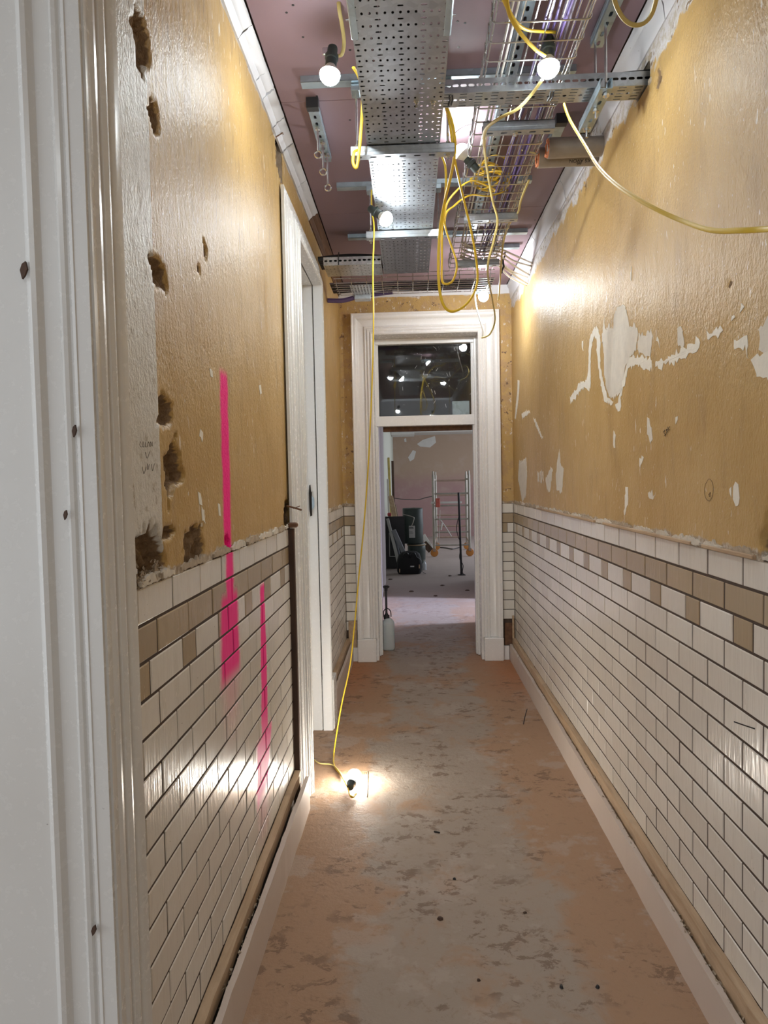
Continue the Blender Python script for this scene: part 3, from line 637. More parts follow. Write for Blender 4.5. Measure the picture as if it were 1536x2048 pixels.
# snapped-off nail standing out of a right-hand tile
q = onX(1512, 1459, XR); b = MB(); b.tube([q+Vector((0,.004,0)), q+Vector((-.012,.02,.001)), q+Vector((-.03,.05,.002))], .0016, 6); obj('nail', b, M['black'], wr)

# ---- cornices
def cornice(name, pts, y0, y1, mat, parent=None, seed=0, rag=0.):
    """pts: (x, z) polyline, closed against the wall; broken ends when rag"""
    r = random.Random(seed); n = len(pts); vs = []; N = max(2, int((y1-y0)/.05)); fs = []
    for i in range(N+1):
        y = y0+(y1-y0)*i/N
        for x, z in pts:
            e = r.uniform(-rag, rag) if i in (0, N) else 0
            vs.append((x+r.uniform(-.0008,.0008), y+e, z+r.uniform(-.0008,.0008)))
    for i in range(N):
        for k in range(n): fs.append((i*n+k, i*n+(k+1) % n, i*n+n+(k+1) % n, i*n+n+k))
    fs += [tuple(range(n)), tuple(reversed(range(N*n, N*n+n)))]
    mb = MB(); mb.add(vs, fs); return obj(name, mb, mat, parent, smooth=35)
lp = [(XL-.002,2.992),(XL-.002,2.945),(XL+.008,2.944),(XL+.012,2.952),(XL+.020,2.958),(XL+.024,2.966),(XL+.038,2.972),(XL+.046,2.980),(XL+.054,2.983),(XL+.054,2.992)]
t1 = None
for i, (y0, y1, mt) in enumerate(((YB,2.005,'cor'),(2.009,2.40,'cor'),(2.404,2.66,'cor'),(2.664,2.78,'cor'),(2.79,3.00,'cor'),(3.006,3.22,'cor'),(3.23,3.62,'cor'),(3.625,4.06,'cor'),(4.065,YE-.002,'brownboard'))):
    o = cornice('trim_1' if i == 0 else 'cornice_piece', lp, y0, y1, M[mt], t1, seed=i, rag=.004)
    if i == 0: t1 = struct(o, 'cracked white cornice along left wall')
rp = [(XR+.002,2.992),(XR+.002,2.885),(XR-.006,2.884),(XR-.010,2.900),(XR-.012,2.925),(XR-.018,2.940),(XR-.020,2.960),(XR-.028,2.970),(XR-.032,2.980),(XR-.034,2.992)]
t2 = None
for i, (y0, y1) in enumerate(((YB,2.30),(2.303,3.04),(3.26,3.72),(3.725,4.55),(4.556,YE-.002))):
    o = cornice('trim_2' if i == 0 else 'cornice_piece', rp, y0, y1, M['cor'], t2, seed=20+i, rag=.005)
    if i == 0: t2 = struct(o, 'cracked white cornice along right wall')
b = MB(); b.add([(XL,YE-.03,ZC),(XR,YE-.03,ZC),(XR,YE-.004,2.93),(XL,YE-.004,2.93),(XL,YE+.01,ZC),(XR,YE+.01,ZC),(XR,YE+.01,2.93),(XL,YE+.01,2.93)], [(0,1,2,3),(4,5,1,0),(7,6,5,4),(3,2,6,7),(0,3,7,4),(1,5,6,2)])
struct(obj('trim_3', b, M['cor']), 'white cornice over the end wall')
# hanging root-like fibres at the broken left cornice
for pl in ([(552,274),(568,264),(580,258)], [(566,268),(575,264),(585,275)]):
    b = MB(); b.tube(spline([onX(x, y, XL+.03) for x, y in pl], 4), .0025, 6); obj('fibre', b, M['brownboard'], t1)

# ---- rooms beyond
wf = MB(); wf.box(-.60, -.385, YE+T, 10.2, 0, 3.0); struct(obj('wall_passage_left', wf, simple('lilac_skim',(.50,.44,.45),.8)), 'pale lilac skimmed wall beyond far doorway')
wf = MB(); wf.box(-.60, -.44, 10.2, 18.4, 0, 3.0); struct(obj('wall_far_left', wf, simple('sage_wall',(.52,.53,.45),.8)), 'pale sage wall of the far room')
t = NT('pink_skim'); p = t.pos(); n1 = t.noise(p, .9, 4, .6); n2 = t.noise(p, 2.6, 5, .65)
z_ = t.sep(p)[2]; c = t.mix(t.step(t.math('ADD', z_, t.math('MULTIPLY', n2, .5)), 1.4, 2.0), (.36,.22,.21), (.40,.29,.21)); c = t.mix(t.math('MULTIPLY', t.step(n2, .45, .7), .4), c, (.46,.36,.30)); t.col(c); t.set(.85)
bw = MB(); bw.box(-.7, 4.2, 18.2, 18.4, 0, 3.0); wb = struct(obj('wall_far_back', bw, t.m), 'pinkish brown plastered back wall of far room')
M['filler'] = simple('white_filler', (.60,.58,.54), .8)
for pl in ([(845,880),(870,872),(872,885),(860,895),(840,893),(834,888)], [(816,915),(826,900),(832,903),(828,918),(820,923)], [(808,878),(812,876),(813,884),(809,884)]):
    q = [onY(x, y, 18.2) for x, y in pl]; b = MB(); b.extrude([(p_.x, p_.z) for p_ in q], lambda u,v,d: (u, 18.2-d, v), 0, .006); obj('filler_patch', b, M['filler'], wb)
wf = MB(); wf.box(1.05, 1.25, YE+T, 7.32, 0, 3.0); wf.box(1.05, 1.25, 8.62, 10.4, 0, 3.0); wf.box(1.05, 1.25, 7.32, 8.62, 2.3, 3.0); struct(obj('wall_passage_right', wf, M['filler']), 'passage wall with side opening')
wf = MB(); wf.box(3.5, 3.6, 10.2, 18.4, 0, .7); wf.box(3.5, 3.6, 10.2, 18.4, 2.6, 3.0); wf.box(3.5, 3.6, 10.2, 11.4, .7, 2.6); wf.box(3.5, 3.6, 17, 18.4, .7, 2.6); wf.box(1.05, 3.6, 10.3, 10.4, 0, 3.0); struct(obj('wall_far_right', wf, M['filler']), 'window wall of the far room')
cf = MB(); cf.box(-.7, 4.2, YE+T, 18.4, 2.86, 2.95); cfo = struct(obj('ceiling_far', cf, simple('far_ceiling',(.34,.31,.29),.9)), 'dim ceiling of far room')
b = MB(); b.box(-.43, 3.5, 17.1, 18.2, 2.60, 2.87); b.box(-.43, .10, 16.2, 17.1, 2.50, 2.87); obj('downstand', b, M['filler'], cfo)
# corridor behind the camera
wf = MB(); wf.box(-3.0, 4.0, -3.9, -3.8, 0, 3.2); struct(obj('wall_back', wf, M['cor']), 'plain wall behind the viewer')

# ================================================================== CEILING SERVICES
def perf(mb, fn, us, vs, hole):
    """sheet on grid lines us x vs; hole(i,j) -> (half u, half v) of a slot cut in that cell, or None"""
    for i in range(len(us)-1):
        for j in range(len(vs)-1):
            u0, u1, v0, v1 = us[i], us[i+1], vs[j], vs[j+1]; h = hole(i, j)
            if not h: mb.add([fn(u0,v0), fn(u1,v0), fn(u1,v1), fn(u0,v1)], [(0,1,2,3)]); continue
            cu, cv = (u0+u1)/2, (v0+v1)/2; a, b_ = h; k = min(a, b_)*.7
            inn = [(cu-a+k,cv-b_),(cu+a-k,cv-b_),(cu+a,cv-b_+k),(cu+a,cv+b_-k),(cu+a-k,cv+b_),(cu-a+k,cv+b_),(cu-a,cv+b_-k),(cu-a,cv-b_+k)]
            pts = [fn(u0,v0), fn(u1,v0), fn(u1,v1), fn(u0,v1)] + [fn(*q) for q in inn]
            mb.add(pts, [(0,1,5,4),(1,6,5),(1,2,7,6),(2,8,7),(2,3,9,8),(3,10,9),(3,0,11,10),(0,4,11)])
    return mb
def weld(o, th=.0012):
    bm = bmesh.new(); bm.from_mesh(o.data); bmesh.ops.remove_doubles(bm, verts=bm.verts, dist=.0002); bmesh.ops.recalc_face_normals(bm, faces=bm.faces); bm.to_mesh(o.data); bm.free()
    md = o.modifiers.new('thickness', 'SOLIDIFY'); md.thickness = th; md.offset = 0; return o
def lin(a, b_, n): return [a+(b_-a)*i/n for i in range(n+1)]
# ---- wide perforated cable tray
TX0, TX1, TZ, TY0, TY1 = -.143, .135, 2.752, 1.0, 4.47
tray = thing('cable_tray', 'wide perforated galvanised cable tray running down the ceiling', 'cable tray', (0, TY0, TZ))
nr = int((TY1-TY0)/.0275)
def tray_hole(i, j):
    if j % 2 == 0: return (.0036, .0058)
    return (.0085, .0033) if i % 3 == 0 else None
b = perf(MB(), lambda u,v: (u, v, TZ), lin(TX0, TX1, 13), lin(TY0, TY1, nr), tray_hole); weld(obj('tray_bed', b, M['steel'], tray, fix=False))
for sx, x in ((-1, TX0), (1, TX1)):
    b = perf(MB(), lambda u,v: (x, v, u), [TZ, TZ+.016, TZ+.034, TZ+.05], lin(TY0, TY1, int(nr/2)), lambda i,j: (.004,.014) if i == 1 else None); weld(obj('side_flange', b, M['steel'], tray, fix=False))
    b = MB(); b.cbox(x-.0045 if sx < 0 else x+.001, x-.001 if sx < 0 else x+.0045, 1.80, 2.115, TZ-.003, TZ+.055, .001); obj('coupler_plate', b, M['steel2'], tray)
    b = MB(); b.cbox(x-.002 if sx < 0 else x-.016, x+.016 if sx < 0 else x+.002, 1.80, 2.115, TZ-.004, TZ-.0012, .0008); obj('coupler_lip', b, M['steel2'], tray)
    b = MB(); b.lathe((x+sx*.004, 2.06, TZ+.02), (sx,0,0), [(.006,0),(.006,.004),(.003,.004),(.003,.012)], 8); obj('bolt', b, M['chrome'], tray)
for px, py in ((833,203),(866,203)):
    q = onZ(px, py, TZ); b = MB(); b.lathe((q.x, q.y, TZ-.0006), (0,0,-1), [(.011,0),(.011,.002),(.0075,.002),(.0075,.008),(.004,.008),(.004,.022)], 10); obj('bolt', b, M['chrome'], tray)
for k in range(8):
    x = TX0+.014+.0245*k; pts = [(x+.003*math.sin(i*1.9+k), TY0+(TY1-.05-TY0)*i/8, TZ+.0135) for i in range(9)]
    b = MB(); b.tube(spline(pts, 3), .0118, 7); tag(obj('black_cable', b, M['blackc'], None, True), 'thick black cable lying in the wide tray, seen through its holes', 'cable', 'thick black cables in the wide tray')
# ---- ceiling channels
for i, (y, x0, x1, lb) in enumerate(((2.74,-.385,.640,'galvanised ceiling channel nearest the camera behind the lit bulbs'), (3.70,-.350,.640,'galvanised ceiling channel crossing above the tangled yellow cable'),
        (4.46,-.360,.742,'galvanised ceiling channel above the third bulb'), (4.74,.40,.735,'short galvanised ceiling channel near the far right cornice'))):
    t_ = thing('ceiling_channel', lb, 'metal channel', ((x0+x1)/2, y, ZC), 'furring channels fixed across the ceiling')
    b = MB(); b.cbox(x0, x1, y-.022, y+.022, ZC-.026, ZC-.022, .001); obj('channel_web', b, M['steel2'], t_)
    for yy in (y-.022, y+.0205):
        b = MB(); b.box(x0, x1, yy, yy+.0015, ZC-.025, ZC-.0005); obj('channel_flange', b, M['steel2'], t_)
# ---- slotted strut pieces
def strut(label, a, b_, z, along='x', mat='steel', cap=False, w=.041, h=.034, slots_down=True, group='strut channel supports'):
    """a..b along the axis: (fixed, start, end); open C channel seen from below; z is the underside"""
    fx, s0, s1 = a, b_[0], b_[1]
    loc = (s0, fx, z) if along == 'x' else (fx, s0, z)
    t_ = thing('strut_channel', label, 'strut', loc, group)
    fn = (lambda u,v,zz: (u, fx+v, zz)) if along == 'x' else (lambda u,v,zz: (fx+v, u, zz))
    n = max(2, int((s1-s0)/.05))
    bed = perf(MB(), lambda u,v: fn(u, v, z), lin(s0, s1, n), [-w/2, -w/5, w/5, w/2], (lambda i,j: (.013,.0055) if j == 1 else None) if slots_down else (lambda i,j: None)); weld(obj('web', bed, M[mat], t_, fix=False), .002)
    for sg in (-1, 1):
        b = MB(); v = sg*w/2; q = -sg*.0016
        for (va, vb, za, zb) in ((v, v+q, z, z+h), (v, v-sg*.009, z+h-.002, z+h), (v+sg*.0018, v, z+h*.38, z+h*.62)):
            lo, hi = min(va,vb), max(va,vb); P0 = fn(s0, lo, za); P1 = fn(s1, hi, zb); b.box(min(P0[0],P1[0]), max(P0[0],P1[0]), min(P0[1],P1[1]), max(P0[1],P1[1]), za, zb)
        obj('side_wall', b, M[mat], t_)
    if cap:
        b = MB(); P0 = fn(s0-.004, -w/2-.004, 0); P1 = fn(s0+.034, w/2+.004, 0); b.cbox(min(P0[0],P1[0]), max(P0[0],P1[0]), min(P0[1],P1[1]), max(P0[1],P1[1]), z-.004, z+h+.003, .002); obj('end_cap', b, M['black'], t_)
    return t_
def rod(parent, x, y, z0, z1, nut=None, r=.0045):
    b = MB(); b.tube([(x,y,z0),(x,y,z1)], r, 8); obj('threaded_rod', b, M['chrome'], parent, True)
    for zz in (nut or ()):
        b = MB(); b.lathe((x,y,zz), (0,0,1), [(.012,0),(.012,.002),(.009,.002),(.009,.010)], 6); obj('nut', b, M['chrome'], parent)
SU = []
for y, lb in ((2.79,'steel strut hanging under the perforated tray, nearer one'), (3.72,'steel strut under the perforated tray beside the third bulb')):
    s_ = strut(lb, y, (-.205, .190), TZ-.036); rod(s_, -.182, y, TZ-.058, ZC-.026, (TZ-.046, TZ+.0)); rod(s_, .166, y, TZ-.058, ZC-.026, (TZ-.046, TZ+.0))
    for x in (-.182, .166): b = MB(); b.cbox(x-.016, x+.016, y-.055, y+.005, ZC-.052, ZC-.027, .002); obj('rod_clip', b, M['steel2'], s_)
BX0, BX1, BZ = .277, .557, 2.832
for y, lb in ((2.80,'short steel strut under the wire basket, nearest the cross tray'), (3.735,'short steel strut under the wire basket below the yellow tangle'), (4.505,'short steel strut under the far end of wire basket')):
    s_ = strut(lb, y, (.300, .572), BZ-.040, mat='steel'); rod(s_, .425, y, BZ-.055, ZC-.001, (BZ-.046,))
s_ = strut('strut fixed to ceiling with black end cap and hanging bolts, left', -.362, (2.87, 3.36), ZC-.036, 'y', 'steel2', cap=True)
for k, y in enumerate((3.03, 3.15, 3.27)):
    dz = .10+.02*k; rod(s_, -.362+.006*k, y, ZC-.036-dz, ZC-.02, (ZC-.05,))
    b = MB(); c = Vector((-.362+.006*k, y, ZC-.036-dz-.014)); b.tube([c+Vector((math.cos(q)*.014, 0, math.sin(q)*.014)) for q in [i*math.pi/6 for i in range(13)]], .004, 6); obj('eye_bolt', b, M['chrome'], s_, True)
strut('strut fixed to ceiling with black end cap above the foil pipes', .662, (3.075, 3.42), ZC-.036, 'y', 'steel2', cap=True, slots_down=False)
s_ = strut('strut on ceiling holding two threaded rods by the right cornice', .672, (2.05, 2.56), ZC-.036, 'y', 'steel2')
s2 = strut('angled strut bracket clamped under the small cross tray', .663, (2.405, 2.70), 2.735, 'y', 'steel2', slots_down=True)
rod(s2, .668, 2.43, 2.715, ZC-.03, (2.722,)); rod(s2, .660, 2.53, 2.70, ZC-.03, (2.722,)); b = MB(); b.lathe((.662,2.665,2.735), (0,0,-1), [(.015,0),(.015,.003),(.010,.003),(.010,.012),(.005,.012),(.005,.035)], 10); obj('end_bolt', b, M['chrome'], s2)
# ---- small cross tray into the right wall
CY0, CY1, CZ = 2.492, 2.585, 2.786
ct = thing('cable_tray', 'narrow slotted cable tray crossing into the hole in right wall', 'cable tray', (.14, CY0, CZ))
n = 14; us = lin(.138, XR+.07, n*2)
def ch(i, j):
    if i % 2 == 0: return (.013,.0026)
    return (.007,.006) if j == 2 else None
b = perf(MB(), lambda u,v: (u, v, CZ), us, lin(CY0, CY1, 5), ch); weld(obj('tray_bed', b, M['steel'], ct, fix=False))
for y in (CY0, CY1):
    b = perf(MB(), lambda u,v: (u, y, v), us, [CZ, CZ+.014, CZ+.034, CZ+.046], lambda i,j: (.0105,.0045) if j == 1 else None); weld(obj('side_flange', b, M['steel'], ct, fix=False))
for x in (.163, .508):
    b = MB()
    for dx in (-.006, .004): b.tube([(x+dx, CY0+.012, CZ-.002), (x+dx+.003, CY0+.04, CZ-.004), (x+dx, CY1-.02, CZ-.002)], .003, 6)
    obj('cable_tie', b, M['black'], ct)
for k in range(4):
    c_ = MB(); c_.tube(spline([(.10, CY0+.02+.016*k, CZ+.03), (.35, CY0+.03+.012*k, CZ+.008), (.55, CY0+.02+.015*k, CZ+.010), (.70, CY0+.02+.015*k, CZ+.045), (XR+.08, CY0+.02+.014*k, CZ+.058)], 5), .007, 7)
    tag(obj('black_cable', c_, M['blackc'], None, True), 'black cable lying in the narrow cross tray', 'cable', 'black cables in the cross tray')
# ---- wire basket: every wire its own part
bk = thing('wire_basket', 'long galvanised wire basket tray carrying violet cables', 'cable basket', (BX0, 1.0, BZ))
BY0, BY1 = 1.0, 4.74
def shared(name, me, parent, loc):
    o = bpy.data.objects.new(name, me); COL.objects.link(o); o.parent = parent; o.location = loc; return o
def wires(parent, fn_long, longs, fn_u, stations, mat):
    b = MB(); b.tube(fn_long, .0026, 6); o = obj('long_wire', b, mat, parent, True); base = o.data; o.location = longs[0]
    for l in longs[1:]: shared('long_wire', base, parent, l)
    b = MB(); b.tube(fn_u, .0026, 6); o = obj('cross_wire', b, mat, parent, True); base = o.data; o.location = stations[0]
    for l in stations[1:]: shared('cross_wire', base, parent, l)
w = BX1-BX0; O = origin_of(bk)
ln = [O+Vector((0, 0, 0)), O+Vector((0, BY1-BY0, 0))]
longs = [(w*i/7, 0, .005) for i in range(8)] + [(-.004, 0, .032), (w+.004, 0, .032), (-.004, 0, .058), (w+.004, 0, .058)]
un = [O+Vector(q) for q in ((-.007,0,.062),(-.007,0,.008),(-.003,0,.002),(.006,0,0),(w-.006,0,0),(w+.003,0,.002),(w+.007,0,.008),(w+.007,0,.062))]
wires(bk, ln, longs, un, [(0, .02+.0985*i, 0) for i in range(int((BY1-BY0)/.0985)+1)], M['bright'])
# cross basket at the far end
FBX0, FBX1, FBY0, FBY1, FBZ = -.47, .56, 4.60, 4.90, 2.735
fb = thing('wire_basket', 'short wire basket crossing in front of the end wall', 'cable basket', (FBX0, FBY0, FBZ)); O = origin_of(fb)
ln = [O, O+Vector((FBX1-FBX0,0,0))]; wd = FBY1-FBY0
longs = [(0, wd*i/6, .005) for i in range(7)] + [(0,-.004,.032),(0,wd+.004,.032),(0,-.004,.058),(0,wd+.004,.058)]
un = [O+Vector(q) for q in ((0,-.007,.062),(0,-.007,.008),(0,.006,0),(0,wd-.006,0),(0,wd+.007,.008),(0,wd+.007,.062))]
wires(fb, ln, longs, un, [(.015+.0985*i, 0, 0) for i in range(11)], M['bright'])
b = MB(); b.cbox(-.36, -.25, 4.86, 4.93, 2.70, 2.735, .003); obj('wall_bracket', b, M['steel'], fb)
b = perf(MB(), lambda u,v: (u, v, 2.729), lin(-.37,-.23,7), lin(4.62,4.90,10), lambda i,j: (.005,.009)); weld(obj('splice_plate', b, M['steel'], fb, fix=False))
for k in range(9):
    y = FBY0+.03+k*.028; b = MB(); b.tube(spline([(-.50, y+.003, FBZ+.012), (-.2, y, FBZ+.012+.004*(k%3)), (.2, y+.004, FBZ+.012), (.45, y, FBZ+.012), (.555, y, FBZ+.013)], 5), .0055, 6)
    tag(obj('black_cable' if k % 3 else 'grey_cable', b, M['blackc'] if k % 3 else M['grey_cable'], None, True), ('black' if k % 3 else 'grey')+' cable lying in the cross basket by the end wall', 'cable', 'cables in the far cross basket'+('' if k % 3 else ', grey ones'))
b = MB(); b.tube(spline([(-.549, 4.93, 2.715), (-.44, 4.93, 2.712), (-.32, 4.92, 2.735), (-.1, 4.90, 2.752)], 5), .016, 8); tag(obj('violet_cable_bundle', b, M['purple'], None, True), 'violet cable bundle entering left wall near end doorway', 'cable')
# far left branch tray
lt = thing('cable_tray', 'short perforated branch tray with slotted flange at far left', 'cable tray', (-.49, 4.27, TZ))
b = perf(MB(), lambda u,v: (u, v, TZ+.002), lin(-.495, -.15, 15), lin(4.27, 4.50, 8), lambda i,j: (.0038,.0055) if j % 2 == 0 else ((.009,.003) if i % 3 == 0 else None)); weld(obj('tray_bed', b, M['steel'], lt, fix=False))
for y in (4.27, 4.50):
    b = perf(MB(), lambda u,v: (u, y, v), lin(-.495, -.15, 12), [TZ+.002, TZ+.018, TZ+.038, TZ+.05], lambda i,j: (.0095,.0055) if j == 1 else None); weld(obj('side_flange', b, M['bright'], lt, fix=False))
for k in range(6):
    b = MB(); b.tube(spline([(-.53, 4.30+.033*k, TZ+.05), (-.35, 4.30+.033*k, TZ+.062), (-.16, 4.30+.034*k, TZ+.05), (-.05, 4.25+.034*k, TZ+.016)], 5), .015, 7)
    tag(obj('black_cable', b, M['blackc'], None, True), 'thick black cable piled in the branch tray at far left', 'cable', 'thick black cables in the branch tray')
b = MB(); b.tube([(-.405,4.262,TZ),(-.405,4.258,TZ+.05),(-.405,4.30,TZ+.085),(-.405,4.46,TZ+.085),(-.405,4.51,TZ+.05)], .003, 6); tag(obj('cable_tie', b, M['black'], lt))
# ---- cables lying in the basket
for k in range(9):
    x = .438+.0105*k; y1 = rnd.uniform(4.3, 4.6); pts = []
    for i in range(9):
        y = 1.0+(y1-1.0)*i/8; pts.append((x+.010*math.sin(i*1.7+k)+(.012*math.sin(k*2.1) if y > 2.4 else 0), y, BZ+.009+.006*(k % 3)+.004*abs(math.sin(i+k))))
    b = MB(); b.tube(spline(pts, 4), .0042, 6); pur = k % 4 != 3
    tag(obj('violet_cable' if pur else 'grey_cable', b, M['purple'] if pur else M['grey_cable'], None, True), ('violet' if pur else 'dark grey')+' data cable lying along the wire basket', 'cable', ('violet' if pur else 'grey')+' cables in the long basket')
for k, x in enumerate((.318, .334)):
    b = MB(); b.tube(spline([(x, 1.0, BZ+.010), (x+.004, 2.0, BZ+.010), (x-.004, 3.0, BZ+.010), (x+.003, 4.0, BZ+.010), (x+.02, 4.5, BZ+.012)], 6), .004, 6)
    tag(obj('white_cable', b, M['white_flex'], None, True), 'white cable along the left side of the wire basket', 'cable', 'white cables in the long basket')
s_ = strut('long strut channel fixed to the ceiling above the wire basket', .398, (1.75, 4.35), ZC-.036, 'y', 'steel2'); 
# white cables from the basket to the right wall
for k, (y0, z0, px, py) in enumerate(((4.42,2.862,1068,528),(4.45,2.858,1066,533),(4.50,2.85,1062,552),(4.56,2.845,1058,556),(4.60,2.84,1058,570),(4.62,2.835,1056,573))):
    e = onX(px, py, XR+.01); b = MB(); b.tube(spline([(.33, y0-.15, z0), (.45, y0-.02, z0), (.56, y0+.02, z0+.012), (.68, (y0+e.y)/2, (z0+e.z)/2+.012-.02*(k % 2)), e], 5), .0058, 7)
    tag(obj('white_cable', b, M['white_flex'], None, True), 'white cable running from the basket into right wall cornice', 'cable', 'white cables entering the right wall')
for px in (1010, 1008):
    q0 = onY(px+4, 505, 4.62); pts = [q0]
    for k in range(7): pts.append(onY(px+2*math.sin(k*2)-k*.8, 505+k*7, 4.62))
    b = MB(); b.tube(pts, .0035, 6); tag(obj('hanging_chain', b, M['blackc'], None, True), 'dark twisted wire hanging by the far right cornice', 'wire', 'dark twisted wires at far right')
# ---- foil faced pipe sections out of the right wall
for k, (y, x0, z, lb) in enumerate(((3.055,.598,2.842,'brown foil-faced insulated pipe stub, upper one at right wall'), (3.128,.570,2.836,'brown foil-faced insulated pipe stub, lower one with printed marks'))):
    t_ = thing('insulated_pipe', lb, 'pipe', (XR, y, z), 'pipe stubs through the right wall')
    b = MB(); b.lathe((x0, y, z), (1,0,0), [(.040,0),(.0405,.01),(.0395,.12),(.040,XR+.03-x0)], 28); obj('foil_jacket', b, M['kraft'], t_, 30)
    r = random.Random(k); b = MB(); prof = [(.039,.004),(.036,-.006),(.026,-.003),(.024,.012),(.002,.014)]; b.lathe((x0, y, z), (1,0,0), prof, 18)
    for i, v in enumerate(b.v): b.v[i] = v+Vector((r.uniform(-.005,.004), r.uniform(-.002,.002), r.uniform(-.002,.002)))
    obj('fibre_end', b, M['fibre'], t_)
    if k == 1:
        for txt, dx, dy_ in (('KS AVON', .185, 0.), ('66', .150, .014)):
            cu = bpy.data.curves.new('mark', 'FONT'); cu.body = txt; cu.size = .021; cu.extrude = .0002; to = bpy.data.objects.new('tmp', cu); COL.objects.link(to)
            dg_ = bpy.context.evaluated_depsgraph_get(); me = bpy.data.meshes.new_from_object(to.evaluated_get(dg_)); bpy.data.objects.remove(to)
            for v in me.vertices:                           # printed upside down round the jacket
                a_ = math.radians(52)+(v.co.y+dy_)/.0407*-1; r_ = .0412
                v.co = Vector((x0+dx-v.co.x-XR+.03, -math.sin(a_)*r_, -math.cos(a_)*r_))
            me.materials.clear(); me.materials.append(M['black']); o = bpy.data.objects.new('printed_mark', me); COL.objects.link(o); o.parent = t_
# ---- thin stray wires
for pl, Y, lb in (([(900,275),(930,252),(985,240)],2.9,'thin stray wire between tray and basket'), ([(1056,455),(1080,456),(1102,458)],4.5,'thin stray wire by the right cornice')):
    b = MB(); b.tube(spline([onY(x,y,Y) for x,y in pl],4), .0012, 5); tag(obj('thin_wire', b, M['blackc']), lb, 'wire')

# ================================================================== FESTOON LAMPS
def lamp(label, c, d, warm=False, clip=True, base=None, globe=False, k=.8):
    c = Vector(c); d = Vector(d).normalized(); t_ = thing('festoon_lamp', label, 'lamp', c-d*.075 if base is None else base, 'festoon lamps')
    b = MB(); b.lathe(c-d*.100, d, [(.010,0),(.016,.002),(.0175,.010),(.0175,.030),(.0225,.033),(.0225,.046),(.019,.049),(.019,.068),(.0165,.070),(.015,.070)], 18); hd = obj('lamp_holder', b, M['hold'], t_, 35)
    if globe: b = MB(); b.lathe(c-d*.042, d, [(.014,0),(.0145,.008),(.018,.014)], 18); obj('bulb_collar', b, M['white_flex'], t_, True)
    else: b = MB(); b.lathe(c-d*.036, d, [(.014,0),(.016,.008),(.026,.022),(.0335,.034),(.0345,.040),(.033,.040)], 18); obj('bulb_collar', b, M['white_flex'], t_, True)
    pr = [(.018,-.030)] if globe else [(.034,-.001)]
    for i in range(1, 10): a = math.radians(-52+142*i/9 if globe else 90*i/9); pr.append((.035*math.cos(a), .035*math.sin(a)))
    b = MB(); b.lathe(c, d, pr, 18); obj('bulb', b, M['bulbw'] if warm else (M['bulb'] if k > 1 else M['bulb3'] if k == 1 else M['bulb2']), t_, True)
    if clip: b = MB(); b.cbox(-.012,.012,-.005,.005,-.012,.012,.002, Matrix.Translation(c-d*.075+Vector((-.02,0,.008)))); obj('clip', b, M['chrome'], t_)
    return t_
lamp('lit bulb hanging left of the perforated tray', onY(660,148,2.42), (-.10,-.18,-1))
lamp('lit bulb under the wire basket at the cross tray', onY(1097,133,2.31), (-.04,-.16,-1))
lamp('lit bulb clipped to the left edge of the tray, further down', onY(770,437,3.34), (.70,-.30,-.60), clip=False, k=1.2)
lamp('farthest lit bulb hanging above the end doorway', onY(967,593,4.98), (.45,-.20,-.60), clip=False, globe=True, k=1.0)
lamp('lit bulb tucked between the tray and the wire basket', onY(924,305,3.13), (-.45,-.1,.5))
lamp('lit bulb standing on the floor by the left doorway', onZ(707,1578,0)+Vector((0,.055,.038)), (.12,.95,.12), warm=True, clip=False, globe=True)
lamp('lit bulb overhead behind the viewer', (-.20,-.5,2.66), (-.2,.2,-.9)); lamp('lit bulb further behind the viewer', (.42,-1.5,2.66), (-.2,.2,-.9))

# ================================================================== YELLOW FESTOON CABLE
def cable(label, pts, mat='yel', r=.0062, k=6, flat=.62, name='festoon_cable', group='yellow festoon cable runs'):
    b = MB(); b.tube(spline(pts, k), r, 8, flat); return tag(obj(name, b, M[mat], None, True), label, 'cable', group)
def yp(seq): return [onY(x, y, Y) for x, y, Y in seq]
cable('yellow cable dropping from top edge to the first bulb holder', yp([(676,-30,2.30),(678,15,2.33),(684,50,2.38),(688,85,2.42),(684,108,2.44),(676,112,2.46)]), 'yel2')
cable('yellow cable looping from the first bulb past the near strut', yp([(707,135,2.46),(720,160,2.60),(725,200,2.68),(722,260,2.70),(718,305,2.71),(713,335,2.71),(706,325,2.71),(708,305,2.71),(716,300,2.72)]))
cable('yellow cable coming in at the top to the second bulb', yp([(1010,-30,2.05),(1018,25,2.12),(1040,65,2.18),(1070,98,2.24),(1090,112,2.27)]))
cable('yellow cable branching over the wire basket to second bulb holder', yp([(1000,-20,2.06),(1025,35,2.14),(1050,58,2.20),(1085,63,2.26),(1112,65,2.30),(1118,74,2.32)]))
cable('yellow cable from second bulb trailing under the cross tray', yp([(1084,160,2.36),(1062,190,2.44),(1035,218,2.46),(1000,236,2.50),(972,258,2.60),(968,285,2.72),(973,330,2.95),(985,400,3.2),(995,440,3.35),(988,480,3.5),(975,540,3.8),(985,600,4.6),(990,640,4.85),(980,668,4.9),(963,676,4.9)]), 'yel2')
cable('yellow cable sweeping across the upper right wall', yp([(1128,208,2.40),(1140,240,2.36),(1170,290,2.20),(1198,335,2.05),(1240,375,1.92),(1300,412,1.80),(1360,440,1.70),(1420,460,1.58),(1480,461,1.48),(1536,458,1.40),(1640,450,1.2)]), 'yel', .0058)
cable('yellow cable loop at the top right cornice', yp([(1222,-30,1.95),(1232,10,1.98),(1248,38,2.0),(1268,50,2.0),(1290,45,2.0),(1306,22,1.97),(1318,-30,1.9)]), 'yel2')
